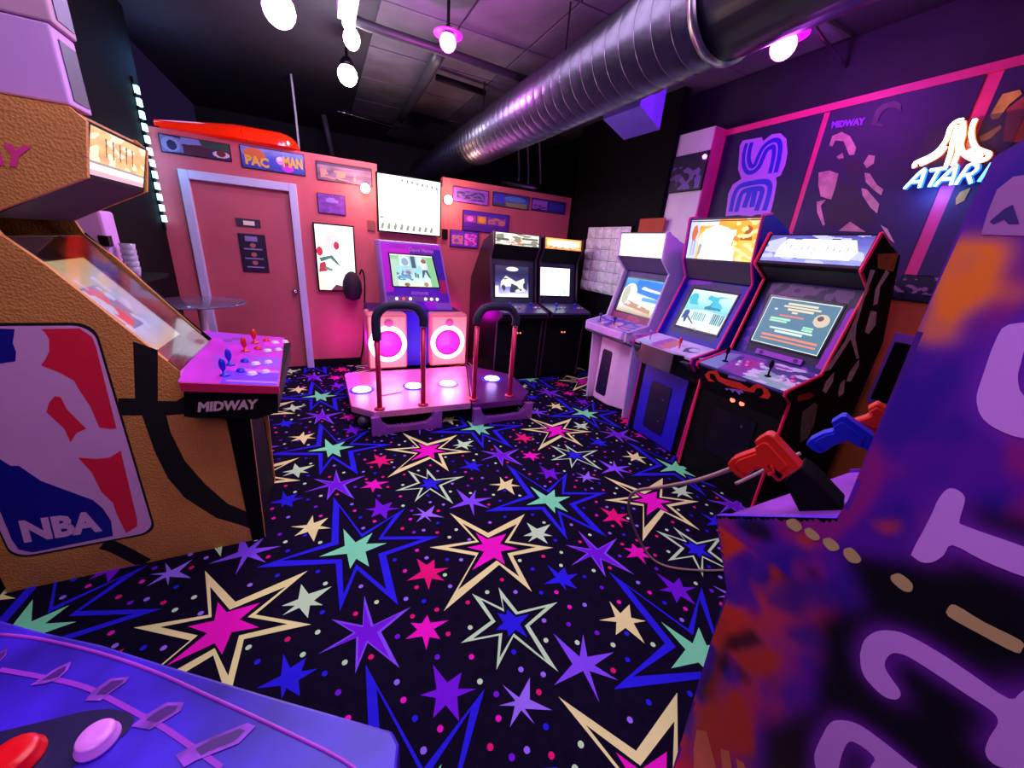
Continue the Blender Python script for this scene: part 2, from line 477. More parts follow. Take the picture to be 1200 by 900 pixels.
D={
 'nba_red':[[(-0.9793,1.173),(-0.8743,1.1748),(-0.8464,1.1413),(-0.8429,1.1018),(-0.856,0.735),(-0.8777,0.7355),(-0.9076,0.7489),(-0.914,0.8452),(-0.9303,0.9203),(-0.9369,0.9625),(-0.9713,0.9999),(-1.013,1.0308),(-0.9968,1.0522),(-0.9781,1.0845),(-0.9667,1.1332),(-0.9714,1.1601)],[(-1.0056,0.9011),(-0.9896,0.8959),(-0.984,0.8408),(-0.9475,0.7481),(-0.9797,0.7334),(-1.0069,0.6923),(-1.011,0.7571),(-1.044,0.8357),(-1.0269,0.8758)],[(-1.0009,0.6185),(-0.949,0.6021),(-0.9054,0.6009),(-0.8642,0.6281),(-0.8799,0.261),(-0.8872,0.2231),(-0.9315,0.1961),(-0.9421,0.3097),(-0.9418,0.3706),(-0.9665,0.436),(-0.9757,0.5382)]],
 'nba_blue':[[(-1.1231,1.179),(-1.0465,1.1739),(-1.0648,1.12),(-1.0643,1.088),(-1.075,1.0507),(-1.1246,1.0426),(-1.1597,1.0392)],[(-1.2465,0.7069),(-1.2171,0.6521),(-1.1964,0.6163),(-1.1746,0.6121),(-1.1318,0.5303),(-1.0008,0.4005),(-0.9799,0.3504),(-0.9672,0.278),(-0.9778,0.1944),(-1.2387,0.1859),(-1.2732,0.2128),(-1.2835,0.2681),(-1.2768,0.3877),(-1.2764,0.5362)]],
 'nba_plate':[[(-1.1472,1.1873),(-1.1195,1.193),(-0.9011,1.1913),(-0.8588,1.1746),(-0.8306,1.1409),(-0.8188,1.101),(-0.8566,0.2544),(-0.87,0.2099),(-0.9054,0.1799),(-1.2515,0.1673),(-1.2841,0.2014),(-1.2925,0.2637),(-1.2873,0.3767),(-1.2721,0.4955),(-1.2465,0.7069)]],
 'nba_text':[[(-1.2496,0.2424),(-1.0048,0.2313),(-1.2394,0.356)]],
 'seams':[[(-0.7286,1.1176),(-0.6574,1.0784),(-0.6994,0.847),(-0.637,0.8404),(-0.598,0.8642),(-0.6129,0.7745),(-0.6829,0.776),(-0.683,0.6903),(-0.6578,0.5359),(-0.6042,0.3968),(-0.5322,0.2602),(-0.4175,0.1481),(-0.43,0.0477),(-0.4806,0.1009),(-0.5902,0.1874),(-0.6914,0.3347),(-0.7341,0.4577),(-0.7543,0.5991),(-0.7631,0.7859),(-0.8353,0.7949),(-0.8241,0.8731),(-0.7707,0.8677)],[(-1.0639,1.2539),(-1.0632,1.2539),(-1.0634,1.2529)]],
 'cabL_side':[[(-0.9999,1.5049),(-0.9097,1.4049),(-0.5943,0.9986),(-0.6101,0.94),(-0.6264,0.7547),(-0.3869,0.7241),(-0.4347,-0.0011),(-0.7045,1.8823),(-0.7314,1.7283),(-0.7356,1.7086),(-0.9822,1.5748),(-0.8993,1.9001),(-0.7307,1.9344),(-0.6999,1.9034)]],
 'midway':[[(-0.5314,0.835),(-0.3181,0.8263),(-0.5211,0.8815)]],
 'midway_pink':[[(-0.9452,1.72),(-0.8646,1.7271),(-0.9181,1.7891)]],
 'glassfar':[[(-1.0708,1.5153),(-0.6223,1.0321),(-0.9854,1.5791)]],
 'cabL_cp':[[(-0.6194,2.0609),(-0.2213,1.8903),(-0.2862,2.7821),(-0.7236,3.0162)]],
 'cp_sticks':[[(-0.442,2.01),(-0.4488,2.2798),(-0.448,2.5319),(-0.4442,2.7544),(-0.5185,2.9003),(-0.4735,2.6522),(-0.3483,2.2769),(-0.3494,2.0515),(-0.3922,2.5814)]],
 'g_letters':[[(0.15,1.1497),(0.1511,1.171),(0.1513,1.2049),(0.1523,1.2399),(0.1537,1.265),(0.1508,1.2867),(0.143,1.2931),(0.1319,1.2887),(0.1269,1.2758),(0.1222,1.2458),(0.1129,1.242),(0.0577,1.2503),(0.0276,1.2516),(0.0218,1.2207),(0.043,1.2075),(0.0808,1.2017),(0.1157,1.2021),(0.118,1.179),(0.1247,1.1574),(0.1357,1.147)],[(0.1445,0.9033),(0.1488,0.9376),(0.1415,0.9701),(0.1272,0.9915),(0.1075,1.0052),(0.069,1.0125),(0.0291,1.013),(-0.0095,1.0142),(-0.0142,1.0411),(-0.031,1.0824),(-0.0729,0.9612),(-0.0461,0.9072),(-0.0326,0.8952),(-0.0218,0.9045),(-0.0169,0.9325),(-0.0148,0.9647),(-0.005,0.9762),(0.0224,0.9743),(0.0625,0.9717),(0.0948,0.9669),(0.1104,0.9532),(0.1132,0.9301),(0.1079,0.9141),(0.0938,0.9031),(0.0809,0.8949),(0.0765,0.8818),(0.0819,0.8669),(0.0962,0.8589),(0.1201,0.864),(0.1337,0.8773)],[(0.1186,0.5753),(0.1306,0.6042),(0.1341,0.6589),(0.1337,0.7084),(0.1223,0.7374),(0.1005,0.7611),(0.0673,0.771),(0.0275,0.7764),(0.0162,0.7773),(-0.0003,0.7278),(0.0464,0.6241),(0.0599,0.6936),(0.0632,0.7246),(0.0952,0.7153),(0.0997,0.6832),(0.0922,0.6284),(0.0754,0.56),(0.1046,0.4951)]],
 'g_letter_u':[[(0.1628,1.4254),(0.1712,1.4459),(0.1759,1.4817),(0.1807,1.5296),(0.1761,1.5564),(0.136,1.5647),(0.1283,1.5426),(0.151,1.537),(0.1475,1.5041),(0.1431,1.4837),(0.1304,1.4619),(0.103,1.4555),(0.0858,1.4198),(0.1101,1.4028),(0.1352,1.4044),(0.1526,1.413)]],
 'g_dots':[[(0.3389,1.0751),(0.3283,1.0896),(0.313,1.0878),(0.3073,1.0787),(0.3146,1.0649),(0.3325,1.0644)],[(0.3023,1.0812),(0.2943,1.0915),(0.2766,1.0874),(0.2729,1.0792),(0.2817,1.0694),(0.2962,1.0709)],[(0.2675,1.0839),(0.2581,1.0955),(0.2417,1.0915),(0.2393,1.0812),(0.2498,1.0696),(0.2634,1.0747)],[(0.232,1.0892),(0.2229,1.1009),(0.2048,1.0925),(0.2044,1.08),(0.2157,1.0715),(0.2284,1.0779)],[(0.1588,1.0936),(0.1508,1.1062),(0.1325,1.1014),(0.1287,1.0865),(0.1378,1.0789),(0.1557,1.0843)],[(0.0852,1.0967),(0.0807,1.1082),(0.0487,1.1075),(0.0129,1.1121),(0.0077,1.1007),(0.0106,1.0894),(0.0441,1.0849),(0.0805,1.0826)]],
 'g_orange':[[(0.3498,0.1092),(0.3689,0.3561),(0.3731,0.5938),(0.4269,0.7145),(0.3765,0.72),(0.3524,0.5541),(0.2777,0.5531),(0.2185,0.4711),(0.2211,0.4183),(0.256,0.376),(0.2856,0.2386)],[(0.3277,0.6659),(0.2777,0.7428),(0.2499,0.7606),(0.2417,0.7136),(0.2754,0.6439),(0.3185,0.6356)],[(0.4911,0.9457),(0.4624,0.9501),(0.4332,0.8807),(0.4623,0.893)],[(0.3326,0.7821),(0.3074,0.8166),(0.3024,0.7892),(0.3229,0.7623)],[(0.2111,1.1692),(0.196,1.1877),(0.1792,1.1978),(0.1765,1.1778),(0.195,1.1592)],[(0.3142,1.0636),(0.2789,1.0779),(0.2799,1.0463),(0.3063,1.0387)],[(0.3393,0.9417),(0.317,0.9547),(0.3147,0.9267),(0.3331,0.9215)]],
 'g_orange2':[[(0.2757,1.6724),(0.2533,1.6747),(0.25,1.6604),(0.2345,1.6709),(0.2147,1.6615),(0.2081,1.6341),(0.2162,1.6171),(0.2014,1.6104),(0.2108,1.5842),(0.2235,1.5779),(0.2267,1.5506),(0.224,1.5189),(0.2636,1.5091),(0.267,1.5826),(0.2699,1.6163),(0.2735,1.6468)],[(0.1974,1.6109),(0.1883,1.6039),(0.1821,1.6086),(0.178,1.5891),(0.1861,1.5858)]],
 'g_yel':[[(0.352,0.2984),(0.3281,0.334),(0.29,0.2847),(0.274,0.2619),(0.3228,0.1637),(0.3415,0.2277)],[(0.2831,0.3376),(0.264,0.3608),(0.244,0.3224),(0.2628,0.2846)],[(0.2448,0.3661),(0.2285,0.379),(0.2177,0.3692),(0.2325,0.3392)]],
 'g_blue':[[(0.3308,0.8697),(0.2897,0.9478),(0.2131,1.0183),(0.1722,1.0093),(0.1964,0.9667),(0.2381,0.9148),(0.2544,0.8743),(0.3098,0.8466)],[(0.2617,0.8388),(0.2353,0.8882),(0.2036,0.8928),(0.1845,0.8664),(0.2361,0.8163),(0.26,0.8134)]],
 'g_dark':[[(0.2333,1.0808),(0.1479,1.1387),(0.1571,1.2001),(0.1498,1.2534),(0.1264,1.2817),(0.0423,1.2941),(-0.0871,0.9203),(0.1701,0.3497),(0.2206,0.5362),(0.1903,0.6317),(0.1672,0.71),(0.1876,0.7915),(0.1939,0.8626),(0.2231,0.9028),(0.1964,0.9667),(0.1704,1.0038)],[(0.4428,0.9932),(0.3968,1.038),(0.3558,1.0374),(0.3507,1.0),(0.3934,0.9805)],[(0.3811,0.6502),(0.3184,0.7599),(0.2847,0.7433),(0.3277,0.6659),(0.3716,0.6183)],[(0.2707,0.9997),(0.2528,1.0131),(0.2477,0.997),(0.2631,0.9846)]],
 'g_out':[[(0.4918,0.9744),(0.4081,0.7973),(0.3604,0.0878),(0.2552,1.1411),(0.2486,1.1873),(0.2729,1.6699),(0.2743,1.7179),(0.2714,1.754),(0.2689,1.784),(0.2471,1.8018)]],
 'g_sign':[[(0.2508,1.7401),(0.241,1.7558),(0.2088,1.7599),(0.1799,1.6763),(0.2458,1.6788),(0.2495,1.7085)],[(0.2433,1.6966),(0.2346,1.7136),(0.2284,1.7189),(0.2136,1.6931),(0.2234,1.6927),(0.2296,1.6991),(0.2378,1.6929)]],
 'sega_bg':[[(2.7225,2.0755),(2.7532,2.2784),(2.7286,2.3546),(2.6546,2.3949),(2.7137,2.4774),(2.7581,2.6796),(2.7417,2.7178),(2.5589,2.7112),(2.5382,2.6771),(2.4762,2.717),(2.3977,2.7104),(2.3349,2.6574),(2.2923,2.5509),(2.2812,2.457),(2.295,2.3818),(2.3288,2.3683),(2.3098,2.3225),(2.2949,2.1971),(2.2898,2.0697),(2.4106,2.0789),(2.4603,2.0664),(2.5992,2.0812)]],
 'sega_s':[[(2.6665,2.6865),(2.668,2.61),(2.6492,2.534),(2.6137,2.4786),(2.5756,2.46),(2.5347,2.482),(2.5198,2.5514),(2.4985,2.6138),(2.4524,2.6405),(2.4115,2.6334),(2.3861,2.5826),(2.3732,2.4952),(2.3703,2.408)]],
 'sega_e':[[(2.6797,2.1143),(2.6863,2.2535),(2.6512,2.3279),(2.546,2.3461),(2.442,2.3493),(2.3804,2.3296),(2.353,2.2733),(2.3499,2.1827),(2.3525,2.1092)]],
 'sega_e2':[[(2.6194,2.1097),(2.6184,2.2387),(2.593,2.2846),(2.4983,2.2952),(2.4338,2.2895),(2.4169,2.2515),(2.4257,2.1107)]],
 'sega_e3':[[(2.5496,2.1426),(2.538,2.2847)],[(2.4786,2.1437),(2.4885,2.2804)]],
 'banners':[[(2.9213,2.797),(2.0883,2.7532),(2.0205,1.9094),(2.916,2.0126)],[(2.0466,2.7496),(1.3121,2.7993),(1.1962,1.8337),(1.9847,1.9423)],[(1.2215,2.7811),(1.0317,2.8003),(0.8529,1.8441),(1.0972,1.8367)]],
 'fig_tan':[[(1.985,2.5497),(1.9839,2.6117),(1.9278,2.6282),(1.8623,2.589),(1.7963,2.5044),(1.7938,2.4574),(1.8279,2.4626),(1.8928,2.5611),(1.9525,2.5786),(1.9604,2.5386)],[(1.9983,2.3665),(1.928,2.3723),(1.8558,2.3423),(1.8464,2.2492),(1.8464,2.1624),(1.9273,2.1903),(1.9723,2.2756)],[(1.716,2.3927),(1.7018,2.4433),(1.6616,2.4307),(1.6522,2.384),(1.6853,2.3555)],[(1.9077,2.461),(1.8743,2.4834),(1.8556,2.4463),(1.8887,2.4443)],[(1.6742,2.2265),(1.6399,2.2167),(1.5341,2.1145),(1.5259,2.0534),(1.5739,2.0896),(1.6517,2.1768)],[(1.725,1.937),(1.672,2.0021),(1.5522,1.9292)],[(1.6891,2.3293),(1.6549,2.3186),(1.5866,2.2385),(1.5414,2.208),(1.54,2.1683),(1.6023,2.2133),(1.6622,2.266)],[(1.9454,2.1541),(1.8828,2.1649),(1.9054,2.1216),(1.8318,1.9832),(1.844,1.9758),(1.9178,2.0769)],[(1.4831,1.9772),(1.4332,1.9493),(1.3622,1.8549),(1.3993,1.8814)]],
 'fig_dark':[[(1.8511,2.2639),(1.7497,2.2818),(1.6252,2.1337),(1.5055,1.9913),(1.5896,1.9861),(1.8124,1.9678),(1.8659,2.0897)],[(1.851,2.432),(1.7424,2.4164),(1.702,2.3309),(1.7409,2.2947),(1.8045,2.3293)]],
 'fig_title':[[(2.0087,2.6671),(1.7927,2.6469),(2.0167,2.7136)]],
 'fig_whip':[[(1.7536,2.6388),(1.7525,2.726),(1.7215,2.7553),(1.6668,2.7599),(1.6188,2.7304),(1.604,2.6856),(1.6398,2.7117),(1.6881,2.7231),(1.7144,2.6988),(1.7198,2.6443),(1.678,2.6231),(1.6798,2.6111)],[(1.8463,2.5794),(1.797,2.6221),(1.7439,2.609),(1.7256,2.5825),(1.7483,2.5484),(1.8011,2.5579),(1.819,2.5744),(1.7667,2.5673),(1.7496,2.5897),(1.7793,2.6057),(1.8213,2.5813)]],
 'ban3':[[(1.1638,2.5634),(1.1491,2.6636),(1.088,2.6676),(1.0722,2.6436),(1.104,2.6014),(1.1225,2.5385),(1.1471,2.5386)],[(1.17,2.4571),(1.1416,2.4734),(1.1022,2.5027),(1.092,2.4849),(1.1209,2.4372),(1.151,2.4263)],[(1.1555,2.1227),(1.1489,2.158),(1.1105,2.1782),(1.1137,2.1079),(1.1431,2.0858)],[(1.105,2.5812),(1.0602,2.6306),(0.9778,2.3906),(1.0646,2.4163)]],
 'neon':[[(1.3038,2.5307),(1.2897,2.5544),(1.2583,2.5574),(1.2006,2.5493),(1.1952,2.4954),(1.1791,2.4402),(1.1433,2.3881),(1.1093,2.363),(1.0829,2.3588),(1.0684,2.3307),(1.0824,2.3132),(1.1197,2.3186),(1.1573,2.3374),(1.2111,2.386)],[(1.2614,2.3039),(1.2621,2.3736),(1.2376,2.3835),(1.2178,2.3736),(1.2172,2.3394),(1.2171,2.298)],[(1.4062,2.3229),(1.4033,2.3519),(1.3415,2.386),(1.3033,2.4287),(1.2988,2.4825),(1.3038,2.5307)]],
 'neon_l':[[(1.3983,2.3182),(1.4007,2.3442),(1.3528,2.3663),(1.3154,2.3959),(1.295,2.4546),(1.2989,2.5163),(1.2843,2.5466),(1.2559,2.5504)],[(1.3741,2.3296),(1.3302,2.3523),(1.2982,2.3792),(1.2876,2.4157)],[(1.246,2.3088),(1.2503,2.3718),(1.2628,2.4421),(1.2683,2.5234)],[(1.2166,2.3049),(1.2178,2.3736),(1.2385,2.4511),(1.2499,2.5328)],[(1.2523,2.5398),(1.2285,2.4692),(1.2207,2.4145),(1.1949,2.37),(1.1573,2.3374),(1.1143,2.3178),(1.0847,2.3201),(1.0809,2.3455),(1.1093,2.363),(1.1488,2.3891),(1.1819,2.4408),(1.2008,2.4966),(1.2033,2.5422)],[(1.1716,2.3796),(1.1467,2.3524),(1.1065,2.3397)]],
 'neon_t':[[(1.4062,2.1914),(1.0676,2.1951),(1.3808,2.2939)]],
 'posters':[[(-1.2755,2.3585),(-0.7317,2.3485),(-0.7603,2.195),(-1.2861,2.1976)],[(-0.6509,2.3772),(-0.0819,2.3653),(-0.1001,2.1685),(-0.6664,2.1562)],[(0.029,2.3349),(0.5952,2.3385),(0.5882,2.171),(0.0121,2.1348)],[(0.0113,2.025),(0.2969,2.0181),(0.2839,1.8111),(0.0024,1.8163)],[(1.5469,2.2916),(2.046,2.2986),(2.045,2.1245),(1.5631,2.1179)],[(2.1057,2.3165),(2.6605,2.2934),(2.6647,2.1314),(2.1178,2.1434)],[(2.6993,2.3089),(3.2681,2.3012),(3.2613,2.1522),(2.7187,2.1375)],[(1.7025,2.0543),(2.3689,2.0231),(2.3748,1.8043),(1.6894,1.7851)],[(1.5363,1.8533),(1.9138,1.8591),(1.9667,1.5713),(1.5198,1.6021)]],
 'door_sign':[[(-0.7873,1.6714),(-0.5695,1.6773),(-0.5779,1.609),(-0.7902,1.5969)],[(-0.7845,1.5307),(-0.5344,1.5187),(-0.5641,1.1332),(-0.8008,1.1306)],[(-0.3174,0.9445),(-0.3097,0.935),(-0.302,0.9255)]],
 'cabs':[[(1.8503,1.7955),(2.4393,1.634)]],
 'red_hood':[[(-1.164,2.4273),(-0.9256,2.5001),(-0.4999,2.5658),(-0.1967,2.592),(-0.1232,2.5435),(-0.1325,2.4475),(-0.5171,2.4277),(-1.102,2.4178)]],
 'vent':[[(1.7301,2.3869),(1.7414,2.0625),(2.1407,2.2949),(2.1292,2.6419),(1.7177,1.7724)]],
 'fig_col':[[(3.4119,2.672),(2.9364,2.6363),(2.8569,2.3055),(3.3567,2.3161),(3.326,2.911),(2.9018,2.8257)]],
 'p95':[[(-0.5309,0.7602),(-0.4646,0.7125),(-0.366,0.6477),(-0.2859,0.5873),(-0.2103,0.5315),(-0.1151,0.4612),(0.0384,0.3501),(0.0444,0.3307),(0.0097,0.3002),(-0.3945,0.4763)]],
 'p_ridge':[[(-0.5139,0.7247),(-0.4642,0.6984),(-0.3907,0.6504),(-0.3273,0.6044),(-0.2646,0.5541),(-0.2041,0.5011),(-0.1566,0.4598),(-0.0897,0.4006),(-0.0278,0.344),(0.0097,0.3002)]],
 'p_ridge2':[[(-0.4791,0.6524),(-0.4312,0.6235),(-0.3833,0.5934),(-0.3511,0.5701),(-0.3197,0.5426),(-0.2768,0.504),(-0.2453,0.4755),(-0.2096,0.4397),(-0.1647,0.3938)]],
 'p_spikes':[[(-0.4273,0.6069),(-0.4085,0.6244),(-0.3938,0.6291),(-0.3919,0.6149),(-0.398,0.6033),(-0.4118,0.6028)],[(-0.35,0.553),(-0.3458,0.5654),(-0.3315,0.5768),(-0.3083,0.5697),(-0.3099,0.5627),(-0.3247,0.5518),(-0.3313,0.5451)],[(-0.2816,0.491),(-0.2686,0.5005),(-0.2485,0.5078),(-0.2271,0.4989),(-0.2283,0.4879),(-0.25,0.4796),(-0.2581,0.4768)],[(-0.2196,0.4305),(-0.208,0.4332),(-0.1815,0.4358),(-0.1433,0.4363),(-0.1322,0.4273),(-0.1498,0.4141),(-0.195,0.4143),(-0.2065,0.4119)],[(-0.497,0.6612),(-0.4973,0.6828),(-0.4885,0.6905),(-0.4841,0.6774),(-0.4874,0.6624)]],
 'p_dark':[[(-0.4288,0.5476),(-0.3788,0.5408),(-0.3439,0.5369),(-0.3147,0.5278),(-0.2899,0.5118),(-0.2806,0.4991),(-0.2845,0.4839),(-0.3038,0.4725),(-0.3291,0.465),(-0.3945,0.4763)]],
 'p_btn':[[(-0.3116,0.4852),(-0.3923,0.4972),(-0.3667,0.4756)]],
 'r_emblem':[[(1.8048,0.8154),(1.7838,0.8511),(1.7184,0.8779),(1.6778,0.8412),(1.6364,0.8388),(1.5288,0.8494),(1.4513,0.8351),(1.4312,0.8686),(1.3971,0.886),(1.3343,0.8685),(1.3064,0.8389),(1.316,0.8098),(1.3701,0.7985),(1.3513,0.8316),(1.3712,0.8649),(1.4062,0.8519),(1.4154,0.8172),(1.4733,0.8057),(1.6126,0.7975),(1.6848,0.8052),(1.7327,0.8451),(1.7678,0.8392),(1.757,0.8028),(1.7049,0.7924),(1.7621,0.7779)],[(1.622,0.7717),(1.602,0.7625),(1.5847,0.7801),(1.5571,0.763),(1.5418,0.7852),(1.5029,0.7642),(1.4987,0.7853),(1.4783,0.7878),(1.4935,0.8034),(1.5546,0.7913)],[(1.6247,0.8756),(1.5928,0.8809),(1.4871,0.8852),(1.4922,0.8677),(1.6188,0.8558)]],
 'r_art':[[(2.9243,1.6627),(2.9859,1.6592),(2.9841,1.5199),(3.0176,1.3297),(3.0755,1.2364),(3.2287,1.1013),(3.2022,1.0943),(3.0138,1.238),(2.9107,1.0374),(2.8328,1.0265),(2.9503,1.2244),(2.9707,1.3896),(2.9553,1.5192)],[(3.1106,1.6725),(3.1739,1.6547),(3.1263,1.567),(3.1831,1.4656),(3.1334,1.45),(3.0783,1.5511)],[(3.1275,1.42),(3.2125,1.413),(3.2697,1.3274),(3.2253,1.2646),(3.1635,1.2816)],[(3.1771,1.0034),(3.2356,1.0926),(3.2706,1.0485),(3.2496,0.9291),(3.1814,0.9345)],[(3.132,0.8518),(3.1116,0.923),(3.1511,0.9541),(3.217,0.8437),(3.1694,0.8216)],[(2.9105,0.8896),(2.9089,0.9562),(2.9684,1.0174),(3.002,0.9488),(2.9695,0.8672)]],
 'r_art2':[[(2.9372,1.7499),(3.1902,1.7742),(3.2136,1.6637),(3.0031,1.6737)]],
 'r_art3':[[(2.8311,0.5869),(2.7576,0.754),(2.8624,0.81),(2.9208,0.7865),(2.9729,0.6386),(2.9517,0.5318),(2.8797,0.5063)]],
 'r_art4':[[(2.6257,0.8839),(2.7517,0.896),(2.8275,0.8641),(2.785,0.8434),(2.6513,0.8409)]],
 'emb3':[[(2.5348,1.7697,0.8306),(2.515,1.7354,0.8714),(2.5003,1.6621,0.9016),(2.5204,1.6359,0.8601),(2.5218,1.5964,0.8574),(2.5159,1.4879,0.8694),(2.5238,1.4169,0.8533),(2.5054,1.3871,0.8911),(2.4959,1.3489,0.9107),(2.5054,1.2932,0.8911),(2.5217,1.2744,0.8575),(2.5379,1.2921,0.8241),(2.5443,1.3485,0.8111),(2.5257,1.3203,0.8492),(2.5074,1.33,0.887),(2.5145,1.3678,0.8723),(2.5337,1.3874,0.8328),(2.5402,1.4477,0.8195),(2.5448,1.5875,0.8099),(2.5405,1.6558,0.8188),(2.5182,1.688,0.8646),(2.5215,1.7244,0.8579),(2.5419,1.7277,0.8161),(2.5477,1.6803,0.804),(2.5559,1.7423,0.7872)],[(2.5594,1.606,0.7799),(2.5647,1.5895,0.7691),(2.5547,1.5661,0.7897),(2.5645,1.5448,0.7696),(2.5518,1.522,0.7957),(2.5637,1.4906,0.7711),(2.5517,1.4794,0.7958),(2.5503,1.4584,0.7987),(2.5415,1.4684,0.8168),(2.5483,1.5326,0.8028)],[(2.5015,1.5723,0.899),(2.4986,1.5396,0.9049),(2.4963,1.4361,0.9097),(2.5059,1.4465,0.8901),(2.5124,1.5733,0.8767)]],
 'gun1':[[(-0.1182,1.1059),(-0.1111,1.1239),(-0.0964,1.1403),(-0.076,1.1613),(-0.0675,1.1698),(-0.0701,1.1824),(-0.0767,1.1909),(-0.0595,1.2183),(-0.0502,1.2221),(-0.0411,1.2194),(0.0299,1.1681),(0.0032,1.1188),(0.0002,1.1116),(-0.0062,1.1102),(-0.035,1.1273),(-0.0392,1.1299),(-0.0569,1.1164),(-0.0708,1.0854),(-0.0791,1.0811),(-0.0932,1.0838),(-0.1114,1.0944)],[(-0.0342,1.1438),(-0.023,1.1469),(0.0014,1.1316),(-0.0008,1.1213),(-0.0145,1.1282)]],
 'gun2':[[(0.0203,1.1691),(0.0245,1.1853),(0.044,1.2123),(0.0614,1.2263),(0.0619,1.2356),(0.0519,1.2476),(0.0659,1.2708),(0.0744,1.2739),(0.0857,1.2672),(0.135,1.2431),(0.1392,1.234),(0.1397,1.2033),(0.1287,1.2051),(0.0977,1.2164),(0.0861,1.2023),(0.0759,1.1933),(0.0609,1.1655),(0.0532,1.1572),(0.0386,1.1602)]],
 'gun2g':[[(0.0922,1.198),(0.0955,1.2027),(0.12,1.1935),(0.127,1.1907),(0.1241,1.1849)]],
 'gun3':[[(0.0947,1.2259),(0.1217,1.253),(0.1222,1.2673),(0.1129,1.271),(0.1282,1.295),(0.1483,1.2859),(0.1726,1.2718),(0.1717,1.2251),(0.1434,1.2136),(0.1226,1.2173)]],
 'holster':[[(0.0075,1.1057),(0.0299,1.1562),(0.0626,1.1411),(0.1294,1.0926),(0.1277,1.0835),(0.0588,1.0423)]],
 'holster2':[[(0.1146,1.187),(0.1359,1.2147),(0.1707,1.1847),(0.2256,1.1386),(0.1748,1.1119)]],
 'cable1':[(0.986,0.518,1.094),(0.994,0.618,0.983),(1.014,0.742,0.87),(1.068,0.907,0.723),(1.193,1.036,0.539),(1.367,1.138,0.3),(1.503,1.146,0.089),(1.57,1.08,0.01),(1.671,0.989,0.01),(1.902,0.894,0.01),(2.196,0.833,0.01)],
 'cable2':[(1.025,0.532,1.017),(1.067,0.511,1.053),(1.102,0.494,1.085),(1.144,0.479,1.111),(1.167,0.468,1.129)],
 'ledge':[(0.8989,0.4579,1.03),(1.1251,0.4569,1.03),(1.4623,0.4666,1.03),(1.1178,0.317,1.03),(0.82,0.4481,1.03)],
}

# ------------------------------------------------------------------ palette
M_wall = mat('painted_wall_salmon', '#cc5c6a', .75, bump=.15, bscale=60, vary=.07, vscale=3)
M_wallP = mat('painted_wall_orange', '#d8642c', .7, bump=.1, bscale=60, vary=.06)
M_black = mat('matt_black', '#08060b', .75, vary=.2, spec=.15)
M_blackg = mat('gloss_black', '#0b0910', .25, vary=.15)
M_ceil = mat('ceiling_black', '#2a2530', .8, vary=.35, vscale=1.6, bump=.2, bscale=10)
M_trimw = mat('door_casing_paint', '#c9c3e6', .5, vary=.04)
M_door = mat('door_paint', '#bf5866', .55, vary=.08, vscale=2)
M_white = mat('white_plastic', '#e6e0ea', .4, vary=.04)
M_metal = mat('brushed_steel', '#a8a6ae', .3, 1.0, vary=.1)
M_chrome = mat('chrome', '#d8d6e0', .15, 1.0, vary=.02)
M_red = mat('red_plastic', '#e02a18', .35, vary=.05)
M_blue = mat('blue_plastic', '#1a28d8', .35, vary=.05)
M_print = print_mat('printed_picture', 0, .45)
M_lit = print_mat('backlit_print', 1.25)
M_lit2 = print_mat('backlit_print_bright', 1.55)
M_scr = print_mat('monitor_picture', 1.15)
M_scrb = print_mat('monitor_picture_bright', 2.2)
M_tan = mat('print_tan', '#c98a6a', .5, vary=.1)
M_lilac = mat('print_lilac', '#b468e0', .5, vary=.05)
M_glass = mat('clear_glass', '#ffffff', .04, vary=0.0, trans=1.0)

# ------------------------------------------------------------------ the room
def struct(name, b, m, **k):
    return b.build(name, m, kind='structure', **k)


floor = struct('floor', MB().box(-1.5, 5.0, -2.6, 8.4, -.1, 0), mat('carpet_ground', '#100824', .95, bump=.4, bscale=300, vary=.25, vscale=20, spec=.1))
CARPET = {'cream': mat('carpet_cream', '#f8ffa2', .9, spec=.1), 'magenta': mat('carpet_magenta', '#ff14c8', .9, spec=.1),
          'blue': mat('carpet_blue', '#2c20e8', .9, spec=.1), 'mint': mat('carpet_mint', '#86ffb6', .9, spec=.1),
          'violet': mat('carpet_violet', '#8a52ff', .9, spec=.1), 'purple': mat('carpet_purple', '#7a16e0', .9, spec=.1),
          'red': mat('carpet_red', '#f0147a', .9, spec=.1), 'sage': mat('carpet_sage', '#ccffbc', .9, spec=.1),
          'lav': mat('carpet_lavender', '#a078ff', .9, spec=.1)}
DOTM = {'w': 'sage', 'l': 'lav', 'b': 'blue', 'm': 'magenta', 'r': 'red', 'p': 'purple'}


